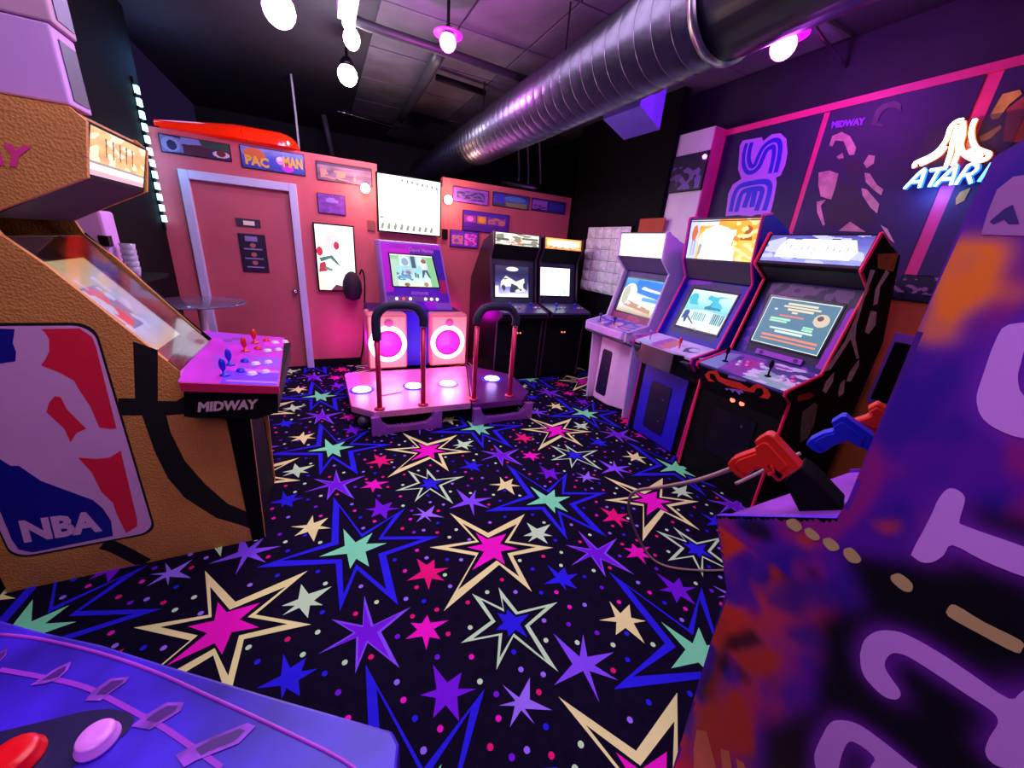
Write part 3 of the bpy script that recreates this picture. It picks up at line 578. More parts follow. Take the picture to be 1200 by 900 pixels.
def carpet():
    bms = {k: MB() for k in CARPET}
    X0, X1, Y0, Y1 = -1.38, 3.55, -.6, 5.12
    cells = [(i, j) for i in range(-6, 7) for j in range(-7, 8)]
    for i, j in cells:
        ox = CARPET_O[0] + i * CARPET_U[0] + j * CARPET_W[0]
        oy = CARPET_O[1] + i * CARPET_U[1] + j * CARPET_W[1]
        if not (X0 - 1 < ox < X1 + 1 and Y0 - 1 < oy < Y1 + 1):
            continue
        for k, (mname, loops) in enumerate(MOTIFS):
            z = .0012 + (.0004 if k % 2 else 0)
            L = [[(x + ox, y + oy) for x, y in l] for l in loops]
            if not any(X0 < x < X1 and Y0 < y < Y1 for x, y in L[0]):
                continue
            bms[mname].sheet([L], 'Z', z)
        for x, y, c in DOTS:
            x += ox
            y += oy
            if X0 < x < X1 and Y0 < y < Y1:
                r = .0115
                bms[DOTM[c]].sheet([[[(x + r * math.cos(a * PI / 4), y + r * math.sin(a * PI / 4)) for a in range(8)]]], 'Z', .001)
    bm = bmesh.new()
    mats = []
    tot = MB()
    mi = []
    for k, b in bms.items():
        n = len(tot.v)
        tot.v += b.v
        tot.f += [tuple(i + n for i in f) for f in b.f]
        mi += [len(mats)] * len(b.f)
        mats.append(CARPET[k])
    me = bpy.data.meshes.new('carpet_print')
    inv = ROOTM[floor.name].inverted()
    me.from_pydata([tuple(inv @ p) for p in tot.v], [], tot.f)
    me.polygons.foreach_set('material_index', mi)
    for m in mats:
        me.materials.append(m)
    bm.from_mesh(me)
    lo = ROOTM[floor.name].translation
    for co, no in (((X0 - lo.x, 0, 0), (-1, 0, 0)), ((X1 - lo.x, 0, 0), (1, 0, 0)), ((0, Y0 - lo.y, 0), (0, -1, 0)), ((0, Y1 - lo.y, 0), (0, 1, 0))):
        bmesh.ops.bisect_plane(bm, geom=bm.verts[:] + bm.edges[:] + bm.faces[:], plane_co=co, plane_no=no, clear_outer=True)
    for f in bm.faces:
        f.normal_update()
        if f.normal.z < 0:
            f.normal_flip()
    bm.to_mesh(me)
    bm.free()
    o = bpy.data.objects.new('carpet_print', me)
    COL.objects.link(o)
    o.parent = floor
    o['kind'] = 'stuff'


carpet()

ceiling = struct('ceiling', MB().box(-1.6, 5.1, -2.6, 8.5, 3.3, 3.4), M_ceil)
M_tile = mat('ceiling_tile', '#57505c', .8, vary=.3, vscale=3, bump=.2, bscale=30)
# drop-ceiling tiles between the lamps, each a lifted panel
for i in range(5):
    for j in range(7):
        x, y = .55 + i * .62, 2.1 + j * .82
        if (i, j) in ((0, 0), (3, 5), (4, 2), (0, 6)):
            continue
        MB().box(x, x + .6, y, y + .8, 3.275, 3.3).build('ceiling_tile', M_tile, ceiling)
struct('wall_rear', MB().box(-1.6, 5.1, -2.7, -2.6, 0, 3.4), M_black)
struct('wall_far', MB().box(-1.6, 5.1, 8.4, 8.5, 0, 3.4), mat('far_wall', '#1c1622', .8, vary=.3))
struct('wall_outer', MB().box(5.0, 5.1, -2.6, 8.4, 0, 3.4), mat('far_wall', '#1c1622', .8))
wall_left = struct('wall_left', MB().box(-1.5, -1.38, -2.6, 5.24, 0, 3.3), M_black)

# back partition with its notch, around the door opening (X -1.12..-.26, z 0..1.99)
bp = MB()
bp.prism([(-1.38, 0), (-1.12, 0), (-1.12, 2.0), (-.26, 2.0), (-.26, 0), (3.36, 0), (3.36, 2.38), (1.43, 2.38), (1.43, 2.27),
          (.65, 2.27), (.65, 2.40), (-1.38, 2.40)], 1, 5.14, 5.24)
wall_back = struct('wall_back', bp, M_wall)
door = struct('door_1', MB().box(-1.12, -.26, 5.165, 5.205, .01, 2.0), M_door)
cas = MB()
cas.box(-1.19, -1.115, 5.105, 5.16, 0, 2.075)
cas.box(-.265, -.19, 5.105, 5.16, 0, 2.075)
cas.box(-1.115, -.265, 5.105, 5.16, 1.995, 2.075)
struct('trim_1', cas, M_trimw, bevel=.006)
struct('baseboard_back', MB().box(-.19, .36, 5.125, 5.14, 0, .10), M_black)
kn = MB()
kn.lathe([(.03, 0), (.03, .006), (.012, .01), (.012, .03), (.026, .04), (.028, .055), (.018, .066)], (-.315, 5.165, .935), (0, -1, 0), 16)
kn.build('door_knob', M_chrome, door, smooth_=True)
# signs fixed on the door
b = MB()
b.box(-.79, -.57, 5.155, 5.165, 1.6, 1.68)
pl = b.build('name_plate', mat('plate_dark', '#3a2440', .5), door)
MB().box(-.725, -.625, 5.152, 5.156, 1.617, 1.66).build('plate_insert', mat('plate_lit', '#f6ead2', .4, vary=.02), pl)


def pl_Y(x0, x1, z0, z1, y):
    return lambda u, v: (x0 + (x1 - x0) * u, y, z0 + (z1 - z0) * v)


ds = MB().box(-.79, -.545, 5.152, 5.165, 1.132, 1.53).build('notice_board', mat('notice_black', '#1a0c26', .4), door)
art('notice_print', pl_Y(-.78, -.555, 1.142, 1.52, 5.150), 30, 44, paint('#1e0d30', [
    ('r', (.22, .83, .72, .97), '#8c7fb4'), ('e', (.5, .72, .12, .06), '#b3695c'), ('r', (.12, .60, .86, .635), '#9a84c4'),
    ('e', (.5, .47, .12, .06), '#b3695c'), ('r', (.12, .34, .86, .375), '#9a84c4'), ('e', (.5, .24, .12, .06), '#b3695c'),
    ('r', (.15, .10, .85, .135), '#9a84c4')], 1), M_print, ds)

# right wall with a cap rail, and the column and dark return wall behind the games
wall_right = struct('wall_right', MB().box(3.6, 3.7, -2.6, 3.35, 0, 2.83), M_wallP)
struct('trim_2', MB().box(3.57, 3.71, -2.6, 2.97, 2.79, 2.84), mat('rail_and_lit_strip', '#e8307a', .5))
for y0_, y1_ in ((2.93, 2.97), (2.055, 2.10), (1.185, 1.255)):
    MB().box(3.588, 3.6, y0_, y1_, 1.62, 2.79).build('lit_wall_strip', mat('rail_and_lit_strip', '#e8307a', .5), wall_right)  # bare orange wall between banners, with the magenta light put into its colour
struct('wall_right_rear', MB().box(3.4, 3.5, 3.40, 5.14, 0, 3.3), M_black)
# dark board above the right wall up to the ceiling
struct('wall_right_upper', MB().box(3.72, 3.78, -2.6, 5.14, 2.4, 3.3), mat('upper_wall', '#241a30', .7, vary=.2))
colm = MB().box(3.45, 3.72, 2.97, 3.39, 0, 2.86).build('trim_3', M_white, kind='structure', bevel=.006)
MB().box(3.455, 3.715, 2.955, 2.97, 0, 2.85).build('column_edge', mat('column_edge_pink', '#d83c86', .5), colm)

# ---------------------------------------------------------------- duct
duct = root('spiral_duct', (1.93, 5.0, 2.86), 0, 'long silver spiral air duct hanging under the ceiling', 'duct')
M_duct = mat('galvanised_steel', '#777084', .34, .95, bump=.25, bscale=14, vary=.2, vscale=9)
seg_mesh = None
y = 1.76
i = 0
while y < 8.3:
    b = MB()
    b.lathe([(.25, 0), (.25, .118), (.2565, .121), (.2565, .127), (.25, .13)], (1.93, 0, 2.86), (0, 1, 0), 40)
    if seg_mesh is None:
        o = b.build('duct_section', M_duct, duct, smooth_=False)
        for p in o.data.polygons:
            p.use_smooth = True
        seg_mesh = o.data
        o.location = (0, y, 0)
    else:
        o = bpy.data.objects.new('duct_section', seg_mesh)
        COL.objects.link(o)
        o.parent = duct
        o.location = (0, y, 0)
    y += .13
MB().lathe([(.262, 0), (.262, .05)], (1.93, 8.28, 2.86), (0, 1, 0), 40).build('end_collar', M_metal, duct, smooth_=True)
MB().lathe([(.268, 0), (.268, .04)], (1.93, 1.73, 2.86), (0, 1, 0), 40).build('joint_band', M_metal, duct, smooth_=True)
MB().lathe([(.252, 0), (.258, .05), (.252, 1.2), (.252, 3.63)], (1.93, -1.9, 2.86), (0, 1, 0), 40).build(
    'wrapped_section', mat('duct_wrap', '#15102a', .3, .6, bump=.2, bscale=10, vary=.3), duct, smooth_=True)
for yy in (2.95, 4.6, 6.2):
    MB().cyl((1.72, yy, 3.0), (1.72, yy, 3.3), .006, 6).build('hanger_rod', M_black, duct)

# purple register box beside the duct
vb = root('vent_box', (2.32, 2.6, 2.5), 0, 'square purple-lit sheet metal box under the right side of the duct', 'vent box')
f = MB()
vp = [(1.7301 * 1.0, 2.3869), (1.7414, 2.0625), (2.1407, 2.2949), (2.1292, 2.6419)]
s_ = 1.29
pts = [(x * s_, y_ * s_) for x, y_ in vp]
zb = 1.6 + .85 * s_
f.prism(pts, 2, zb, 3.28)
f.build('box_body', mat('vent_paint', '#7a5ce8', .5, vary=.1), vb)

# ceiling rails, pipes and wires
rails = [
    ('ceiling_pipe', 'dark pipe with a bent end running across the ceiling to the duct', 'pipe', [(.30, 3.72, 3.3), (.30, 3.76, 3.16), (.42, 3.80, 3.12), (1.0, 3.83, 3.12), (1.95, 3.9, 3.12)], .035, mat('pipe_black', '#221e28', .5)),
    ('ceiling_pipe', 'dark pipe running away from the magenta lamp', 'pipe', [(1.06, 3.9, 3.16), (1.1, 4.9, 3.16), (1.12, 6.2, 3.16)], .05, mat('pipe_black', '#221e28', .5)),
    ('track_rail', 'short black rail on the grey ceiling tiles left of the duct', 'rail', [(1.2, 4.62, 3.2), (1.76, 4.68, 3.2)], .03, M_black),
    ('track_rail', 'thin dark rail on the ceiling near the far duct end', 'rail', [(1.15, 6.1, 3.22), (1.7, 6.15, 3.22)], .03, M_black),
    ('conduit', 'thin shiny conduit on the ceiling above the back wall', 'conduit', [(.35, 7.0, 3.29), (.9, 7.1, 3.28), (1.4, 7.3, 3.29)], .018, M_chrome),
    ('hanging_wire', 'pale wire hanging down behind the red hood', 'wire', [(-.16, 5.94, 3.3), (-.15, 5.95, 2.9), (-.15, 5.95, 2.5)], .012, M_white),
    ('support_strut', 'grey strut slanting down above the back wall', 'strut', [(.19, 7.4, 3.3), (.3, 7.6, 2.7)], .04, mat('pipe_grey', '#5b5664', .5)),
    ('conduit', 'thin conduit running to the right wall by the purple spotlight', 'conduit', [(3.02, 2.06, 3.295), (3.1, 2.07, 3.2), (3.72, 2.12, 3.12)], .012, M_chrome),
]
for n, l, c, p, r, m in rails:
    MB().tube(p, r, 10, 3).build(n, m, label=l, cat=c, smooth_=True)
for k, (x, z) in enumerate(((2.6, 2.62), (2.75, 2.60), (2.95, 2.63))):
    MB().tube([(x, 5.6, 3.3), (x + .03, 5.5, 2.8), (x - .02, 5.35, z - .1)], .014, 6, 4).build(
        'loose_cable', mat('cable_grey', '#8a8494', .5), label=('leftmost', 'middle', 'rightmost')[k] + ' of three loose grey cables above the right part of the back wall', cat='cable',
        group='loose cables above the back wall', smooth_=True)
MB().cyl((3.0, 7.0, 2.72), (5.0, 7.05, 2.72), .09, 20).build('side_pipe', M_metal, label='silver pipe end beyond the back wall, at its right end', cat='pipe', smooth_=True)

# ---------------------------------------------------------------- lamps


def emitm(name, col, s):
    return mat(name, col, .4, emit=s, ecol=col, vary=0)


def spot_lamp(name, loc, r, col, glow, label, energy, lcol, stem=3.3, squash=1.0, halo=False):
    t = root(name, loc, 0, label, 'lamp')
    x, y, z = loc
    MB().cyl((x, y, z + .05), (x, y, stem), .012, 8).build('stem', M_black, t)
    MB().lathe([(r * .4, r * 1.3), (r * .7, r * .9), (r * .72, r * .5)], loc, (0, 0, 1), 20).build('lamp_socket', M_blackg, t, smooth_=True)
    if halo:
        MB().lathe([(r * .8, r * .75), (r * 1.75, r * .55), (r * 1.7, r * .45), (r * .8, r * .65)], loc, (0, 0, 1), 28).build('halo_disc', emitm('halo_magenta', '#e010e0', 1.1), t, smooth_=True)  # glowing disc stands in for the magenta halo round the bulb
    MB().ball((x, y, z - r * .25), r, 18, squash).build('bulb', emitm(glow, col, 14), t, smooth_=True)
    light(name + '_light', 'POINT', (x, y, z - r * 1.5 - .03), energy, lcol, r)
    return t


spot_lamp('ceiling_lamp', (.95, 3.34, 3.0), .06, '#ff50ff', 'bulb_magenta', 'small round magenta lamp by the dark ceiling pipe', 30, (1, .12, .95), halo=True)
spot_lamp('ceiling_lamp', (-.13, 3.60, 3.0), .10, '#e0a0ff', 'bulb_violet', 'large violet flood lamp, leftmost on the ceiling', 24, (.6, .22, 1))
spot_lamp('ceiling_lamp', (2.80, 2.02, 3.0), .075, '#f060ff', 'bulb_pink', 'bright pink-purple lamp above the banner wall', 34, (.62, .08, 1), halo=True)
spot_lamp('ceiling_lamp', (.34, 4.48, 3.0), .085, '#ffffff', 'bulb_white', 'round white lamp below the bright tube on the ceiling', 26, (.95, .9, 1))
tb = root('tube_lamp', (.28, 3.55, 3.05), 0, 'cool white tube lamp at the top edge, left of the magenta lamp', 'lamp')
MB().box(.24, .36, 3.1, 3.78, 3.1, 3.3).build('housing', M_white, tb)
MB().tube([(.26, 3.15, 3.06), (.31, 3.72, 3.06)], .045, 12, 1).build('tube', emitm('tube_white', '#eef0ff', 14), tb, smooth_=True)
MB().ball((.33, 3.78, 3.0), .06, 14, 1.2).build('bulb', emitm('tube_white', '#eef0ff', 14), tb, smooth_=True)
light('tube_lamp_light', 'POINT', (.3, 3.4, 2.92), 20, (.9, .9, 1), .1)
for x, lab in ((.505, 'warm white globe lamp on the wall left of the big white screen'), (1.475, 'warm white globe lamp on the wall right of the big white screen')):
    t = root('wall_lamp', (x, 5.06, 2.12), 0, lab, 'lamp')
    MB().lathe([(.035, 0), (.035, .02), (.015, .03), (.015, .06)], (x, 5.14, 2.12), (0, -1, 0), 14).build('lamp_base', M_metal, t, smooth_=True)
    MB().ball((x, 5.04, 2.12), .052, 16).build('bulb', emitm('bulb_warm', '#ffe2c0', 12), t, smooth_=True)
    light('wall_lamp_light', 'POINT', (x, 4.92, 2.12), 11, (1, .58, .3), .06)
t = root('column_lamp', (3.43, 2.96, 2.60), 0, 'tiny magenta lamp on the white column', 'lamp')
MB().cyl((3.45, 2.99, 2.6), (3.435, 2.99, 2.6), .02, 12).build('lamp_base', M_black, t)
MB().ball((3.42, 2.99, 2.6), .02, 12).build('bulb', emitm('bulb_magenta', '#ff50ff', 14), t, smooth_=True)

# LED strip down the corner of the left wall
led = root('led_strip', (-1.36, 5.08, 1.56), 0, 'vertical strip of turquoise lights at the left end of the back wall', 'light strip')
MB().box(-1.385, -1.365, 5.06, 5.11, 1.5, 2.75).build('strip_backing', M_black, led)
for i in range(12):
    z = 1.58 + i * .0955
    MB().box(-1.372, -1.345, 5.055, 5.105, z, z + .058).build('led', emitm('led_cyan', '#9af4ff', 3.2 if i < 9 else 3.2), led)
light('led_light', 'POINT', (-1.25, 4.95, 2.1), 3, (.2, .6, 1), .2)
light('led_light', 'POINT', (-1.25, 5.4, 2.9), 5, (.15, .4, 1), .2)

# ---------------------------------------------------------------- wall pictures
PN = paint


def board(name, label, cat, x0, x1, z0, z1, fn, nx=36, ny=18, m=None, yy=5.14, th=.015, group=None, skew=0.0):
    o = MB().box(x0, x1, yy - th, yy, z0, z1).build(name, M_black, label=label, cat=cat, group=group)
    a = art('printed_sheet', pl_Y(x0 + .006, x1 - .006, z0 + .006, z1 - .006, yy - th - .0015), nx, ny, fn, m or M_print, o)
    return o, a


board('poster', 'wide poster of two eyes, green and grey, above the left corner of the door', 'poster', -1.285, -.74, 2.2, 2.355, PN('#2b2148', [
    ('p', [(0, 0), (.32, .1), (.28, .9), (0, 1)], '#6f6aa8'), ('e', (.14, .5, .13, .42), '#8d8cc0'), ('e', (.15, .45, .07, .3), '#2a2350'),
    ('p', [(.25, .55), (.6, .7), (.6, 1), (.3, 1)], '#7a7cb6'), ('p', [(.3, 0), (.62, .05), (.75, .7), (.3, .6)], '#4a1634'),
    ('p', [(.6, .6), (1, .5), (1, 1), (.55, 1)], '#2f4038'), ('e', (.86, .3, .13, .2), '#e0b8c8'), ('e', (.86, .36, .07, .2), '#6a1a2a')], 2, .2))
o, a = board('poster', 'bright blue game banner with yellow lettering above the right side of the door', 'poster', -.66, -.09, 2.165, 2.37, PN(['#28309a', '#3c4cc0', '#8090d8'], [
    ('e', (.2, .68, .17, .28), '#d2692a'), ('e', (.62, .55, .08, .2), '#f08af0'), ('e', (.72, .25, .1, .22), '#d010d0'), ('e', (.6, .62, .04, .1), '#ffe8ff')], 3, .25))
M_yel = mat('print_yellow', '#e8b030', .5)
lettering('PAC', (-.625, 5.1225, 2.2), (-.42, 5.1225, 2.19), (-.625, 5.1225, 2.29), M_yel, o, bold=.05)
lettering('MAN', (-.29, 5.1225, 2.225), (-.11, 5.1225, 2.225), (-.29, 5.1225, 2.325), M_yel, o, bold=.05)
board('poster', 'faded brown and grey picture next to the left wall lamp', 'poster', .02, .59, 2.15, 2.335, PN(['#6a4a70', '#8a6080'], [
    ('n', (.05, .1, .7, .65, 6, 1, .0), '#c08070'), ('r', (0, .85, 1, 1), '#4a2a50')], 4, .4, 5))
board('poster', 'small square violet picture under the faded brown one', 'poster', .005, .29, 1.815, 2.02, PN('#7a34a8', [
    ('r', (.3, .6, .75, .85), '#9a70c8'), ('n', (0, 0, 1, 1, 5, 2, .15), '#65309c')], 5, .2), 20, 16)
board('poster', 'lilac framed picture just right of the right wall lamp', 'poster', 1.56, 2.045, 2.12, 2.295, PN('#a050c8', [
    ('r', (.07, .15, .93, .85), '#7a58b0'), ('n', (.1, .2, .9, .8, 7, 3, .0), '#4a2a70')], 6, .2))
board('poster', 'blue and yellow landscape picture, middle of the row right of the screen', 'poster', 2.11, 2.66, 2.135, 2.305, PN(['#4a3a3a', '#3a58b0', '#2a2880'], [
    ('p', [(.35, .05), (.95, 0), (.95, .4), (.35, .35)], '#8a8a58'), ('r', (.05, .3, .3, .9), '#4a30c0'), ('e', (.6, .65, .3, .22), '#5a80c8')], 7, .25))
board('poster', 'half lilac, half navy picture at the right end of the back wall', 'poster', 2.705, 3.265, 2.145, 2.305, PN('#28207a', [
    ('r', (0, .1, .45, .9), '#9a58c0'), ('n', (.05, .1, .45, .5, 8, 4, .1), '#40205a'), ('r', (.5, .2, .95, .8), '#3a3498')], 8, .2))
cp = [('r', (0, .82, 1, 1), '#4a20b0'), ('r', (.03, .42, .27, .78), '#9a3a9a'), ('e', (.15, .6, .07, .13), '#ff70e0'),
      ('r', (.30, .4, .5, .8), '#c8783c'), ('e', (.4, .6, .08, .15), '#f0a040'), ('r', (.54, .4, .93, .78), '#d07a60'), ('n', (.54, .4, .93, .78, 9, 2, .1), '#8a30b0')]
board('poster', 'purple bordered poster of four little game scenes above the back cabinets', 'poster', 1.70, 2.37, 1.79, 2.04, PN('#5a1a98', cp, 9, .2), 40, 20)
board('poster', 'purple poster partly hidden behind the left black cabinet', 'poster', 1.535, 1.93, 1.575, 1.785, PN('#6a28b8', [
    ('r', (.05, .15, .45, .7), '#d87a90'), ('n', (.05, .15, .45, .7, 7, 1, .1), '#9040b0'), ('r', (.5, .1, .95, .85), '#b030c0'), ('n', (.5, .1, .95, .85, 8, 5, .05), '#ff70e0')], 10, .2), 30, 24, th=.02)
MB().box(.515, .60, 5.12, 5.14, 1.68, 1.79).build('wall_box', mat('wall_box_brown', '#8a4440', .6), label='small brown box on the wall beside the white screen', cat='box')
MB().box(1.43, 1.5, 5.11, 5.14, 1.66, 1.78).build('speaker_box', M_black, label='small dark box right of the white screen', cat='box')

# lit picture
lb = root('light_box', (.15, 5.12, .96), 0, 'upright lit white picture frame right of the door', 'light box')
MB().box(-.065, .365, 5.09, 5.14, .955, 1.71).build('box_frame', M_black, lb)
art('lit_picture', pl_Y(-.05, .35, .97, 1.695, 5.088), 50, 80, PN('#fff6ff', [
    ('e', (.42, .72, .2, .14), '#f0c8d8'), ('e', (.53, .70, .07, .06), '#b02838'), ('e', (.08, .60, .08, .07), '#c01838'),
    ('p', [(.05, .5), (.4, .55), (.62, .38), (.5, .42), (.35, .5), (.1, .44)], '#3a6a5a'), ('p', [(.02, .28), (.25, .3), (.2, .45), (.06, .42)], '#a82a40'),
    ('p', [(.2, .38), (.4, .33), (.35, .3), (.2, .33)], '#4a8a6a'), ('p', [(.3, .0), (.75, .0), (.7, .06), (.45, .09)], '#602038'),
    ('p', [(0, .0), (.22, .0), (.2, .2), (0, .22)], '#ffe8c8')], 1), M_lit2, lb)
bag = MB()
bag.lathe([(.02, 0), (.08, .03), (.11, .12), (.105, .22), (.07, .3), (.03, .335), (.01, .34)], (.30, 4.965, .865), (0, 0, 1), 18)
bag.build('black_bag', mat('bag_cloth', '#2c0f26', .8), label='black cloth bag hanging at the lower right of the lit picture', cat='bag', smooth_=True)
MB().tube([(.40, 5.11, 1.16), (.43, 5.115, 1.22), (.455, 5.12, 1.1), (.43, 5.115, .7), (.40, 5.12, .3), (.34, 5.1, .05), (.25, 5.0, .02)], .008, 8, 5).build(
    'power_cable', M_black, label='black cable running down the wall behind the dance machine', cat='cable', smooth_=True)

# big screen
tv = root('wall_screen', (1.0, 5.06, 1.68), 0, 'big blank white screen between the two wall lamps', 'screen')
MB().box(.625, 1.385, 5.03, 5.1, 1.675, 2.31).build('screen_frame', M_black, tv)
shp = [('r', (.36 + i * .08, .91 - .008 * i, .385 + i * .08, .955 - .008 * i), '#606a60') for i in range(8)] + \
      [('p', [(.02 + i * .1, .05), (.06 + i * .1, .03), (.08 + i * .1, .13 - .003 * i), (.05 + i * .1, .16)], '#7a8a70') for i in range(9)] + \
      [('r', (.02, .22, .07, .26), '#8a9a8a'), ('r', (.93, .75, .97, .9), '#98a0a8')]
art('picture', lambda u, v: (.64 + .73 * u + .0 * v, 5.03 - .03 * (1 - (2 * u - 1) ** 2) * (1 - .5 * (2 * v - 1) ** 2), 1.69 + .605 * v), 60, 40, PN('#ffffff', shp, 1), M_lit2, tv)
MB().box(.95, 1.05, 5.1, 5.14, 1.9, 2.1).build('wall_bracket', M_metal, tv)
light('wall_screen_light', 'AREA', (1.0, 4.97, 2.0), 10, (1, .97, 1), .7, (1.0, 0, 1.6), sizey=.5)

# red hood on top of the wall
rh = root('red_hood', (-.66, 5.19, 2.41), 0, 'long glossy red plastic hood lying on top of the back wall', 'hood')
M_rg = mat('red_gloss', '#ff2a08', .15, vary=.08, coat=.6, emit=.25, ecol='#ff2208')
hp = MB()
n = 16
for k in range(2):
    x0, x1 = (-1.3, -.62) if k == 0 else (-.615, -.12)
    vs, fs = [], []
    NX = 14
    for i in range(NX + 1):
        t = i / NX
        x = x0 + (x1 - x0) * t
        e = 1.0
        if k == 1:
            e = math.sqrt(max(0, 1 - max(0, (t - .6) / .4) ** 2)) * .96 + .04
        else:
            e = min(1, .45 + .6 * t)
        for j in range(n):
            a = PI * j / (n - 1)
            vs.append((x, 5.19 - .14 * e * math.cos(a), 2.41 + .17 * e * math.sin(a) ** .6 * .8))
    for i in range(NX):
        for j in range(n - 1):
            q = i * n + j
            fs.append((q, q + 1, q + n + 1, q + n))
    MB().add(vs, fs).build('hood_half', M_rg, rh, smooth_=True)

# foam panel: quilted tiles on a board
fp = root('acoustic_panel', (3.365, 4.19, 1.13), 0, 'grey quilted foam panel on the dark wall left of the white cabinet', 'panel')
MB().box(3.36, 3.396, 3.77, 4.63, 1.14, 1.98).build('panel_board', M_black, fp)
M_foam = mat('foam_grey', '#f4eef2', .8, vary=.2, vscale=20, bump=.4, bscale=25)
for i in range(5):
    for j in range(6):
        y0, z0 = 3.775 + i * .171, 1.145 + j * .139
        cx = 3.335 + random.Random(i * 7 + j).uniform(-.012, .008)
        vs = [(3.36, y0, z0), (3.36, y0 + .167, z0), (3.36, y0 + .167, z0 + .135), (3.36, y0, z0 + .135),
              (cx, y0 + .05, z0 + .04), (cx, y0 + .12, z0 + .04), (cx - .008, y0 + .12, z0 + .1), (cx, y0 + .05, z0 + .1)]
        MB().add(vs, [(0, 1, 5, 4), (1, 2, 6, 5), (2, 3, 7, 6), (3, 0, 4, 7), (4, 5, 6, 7)]).build('foam_tile', M_foam, fp)
MB().box(3.385, 3.4, 3.3, 3.68, 1.9, 2.06).build('orange_sign', mat('sign_orange', '#b0452a', .6), label='dim orange sign on the dark wall above the white cabinet', cat='sign')
# picture on the column
cpic = MB().box(3.435, 3.45, 2.965, 3.395, 2.31, 2.655).build('poster', M_black, label='dark purple picture wrapped on the white column', cat='poster')
art('printed_sheet', lambda u, v: (3.433, 3.39 - .42 * u, 2.315 + .335 * v), 26, 20, PN('#20103c', [
    ('n', (.3, .05, .95, .7, 5, 1, .0), '#7a60b0'), ('n', (0, .2, .35, .7, 6, 4, .1), '#6a4a90')], 3, .3), M_print, cpic)

# ---------------------------------------------------------------- banners on the right wall
M_ban = mat('banner_purple', '#1a0842', .6, vary=.15, vscale=2)
M_ban2 = mat('banner_plum', '#280a4c', .6, vary=.3, vscale=2)
SX = 3.575


def banner(name, label, y0, y1, z0, z1, m):
    return MB().box(SX + .005, 3.6, y0, y1, z0, z1).build(name, m, label=label, cat='banner')


b1 = banner('wall_banner', 'dark banner with big sideways blue letters S and E', 2.10, 2.93, 1.6, 2.79, M_ban)
M_seb = mat('letter_blue', '#2a10d0', .5, vary=.05)
M_sel = mat('letter_border', '#c07af0', .5, vary=.05)
MB().sheet([D['sega_bg'][0]], 'X', SX + .003).build('letter_border', M_sel, b1)
q = MB()
q.ribbon(D['sega_s'][0], .085, 'X', SX + .001)
for k in ('sega_e', 'sega_e2'):
    q.ribbon(D[k][0], .042, 'X', SX + .0005 + (.0004 if k == 'sega_e' else 0))
for p in D['sega_e3']:
    q.ribbon(p, .05, 'X', SX + .0014)
q.build('letter_strokes', M_seb, b1)
q = MB()
q.ribbon(D['sega_s'][0], .014, 'X', SX - .001)
q.build('letter_inline', M_sel, b1)

b2 = banner('wall_banner', 'plum banner with a leaping tan figure and a violet title strip', 1.255, 2.055, 1.62, 2.79, M_ban2)
for p in D['fig_dark']:
    MB().sheet([p], 'X', SX + .003).build('figure_shadow', mat('fig_dark', '#2a1030', .6), b2)
for p in D['fig_tan']:
    MB().sheet([p], 'X', SX + .001).build('figure_print', mat('fig_tan', '#d09a98', .6, vary=.3, vscale=14), b2)
MB().sheet([D['fig_whip'][0]], 'X', SX + .0).build('figure_smoke', mat('fig_smoke', '#5a3a60', .6, vary=.3, vscale=14), b2)
ft = D['fig_title'][0]
X_ = SX + .001
lettering('MIDWAY', (X_, ft[0][0], ft[0][1]), (X_, ft[1][0], ft[1][1]), (X_, ft[2][0], ft[2][1]), mat('title_violet', '#9a30f0', .5), b2, bold=.06)
b3 = banner('wall_banner', 'plum banner with yellow flames behind the neon sign, at the right', .2, 1.185, 1.66, 2.79, M_ban2)
for p in D['ban3'][:3]:
    MB().sheet([p], 'X', SX + .001).build('flame_print', mat('flame_yellow', '#d8a848', .6, vary=.3, vscale=12), b3)
MB().sheet([D['ban3'][3]], 'X', SX + .001).build('orange_print', mat('flame_orange', '#a83c3c', .6, vary=.2), b3)
pc = MB().box(3.585, 3.6, 1.06, 1.34, 1.49, 1.66).build('picture', M_black, label='small dark picture on the orange wall under the neon sign', cat='picture')
art('printed_sheet', lambda u, v: (3.583, 1.33 - .26 * u, 1.495 + .16 * v), 20, 12, PN('#1a1030', [('n', (0, .3, 1, 1, 5, 2, .1), '#9a6a90')], 2, .3), M_print, pc)
mr = MB().box(3.585, 3.6, .98, 1.17, .75, 1.27).build('wall_mirror', mat('frame_violet', '#9a50c8', .5), label='tall violet-edged mirror on the orange wall beside the gun cabinet', cat='picture')
MB().box(3.58, 3.585, .995, 1.15, .78, 1.21).build('mirror_plate', M_blackg, mr)

# neon sign
ns = root('neon_sign', (3.54, 1.23, 2.18), 0, 'glowing neon sign of a blue-white word under a white and orange peak', 'neon sign')
MB().box(3.55, 3.575, 1.02, 1.42, 2.20, 2.56).build('sign_backing', mat('acrylic_smoke', '#40305a', .2, vary=0, alpha=.35), ns)
M_neon = emitm('neon_warm', '#fff2dc', 9)
M_neon_halo = emitm('neon_halo_orange', '#ff6a28', 1.6)
M_neonb = emitm('neon_blue', '#50b4ff', 5)
for i, p in enumerate(D['neon_l']):
    MB().tube([(3.536, a, b_) for a, b_ in p], .0135, 8, 3).build('neon_halo', M_neon_halo, ns, smooth_=True)  # wider tube behind, added as the orange halo of the neon
    MB().tube([(3.525, a, b_) for a, b_ in p], .0105, 8, 3).build('neon_tube', M_neon, ns, smooth_=True)
NB, NR, NT = [Vector((3.52, a, b_)) for a, b_ in D['neon_t'][0]]


def nt(u, v):
    return tuple(NB + (NR - NB) * u + (NT - NB) * v - (NR - NB) * 0)


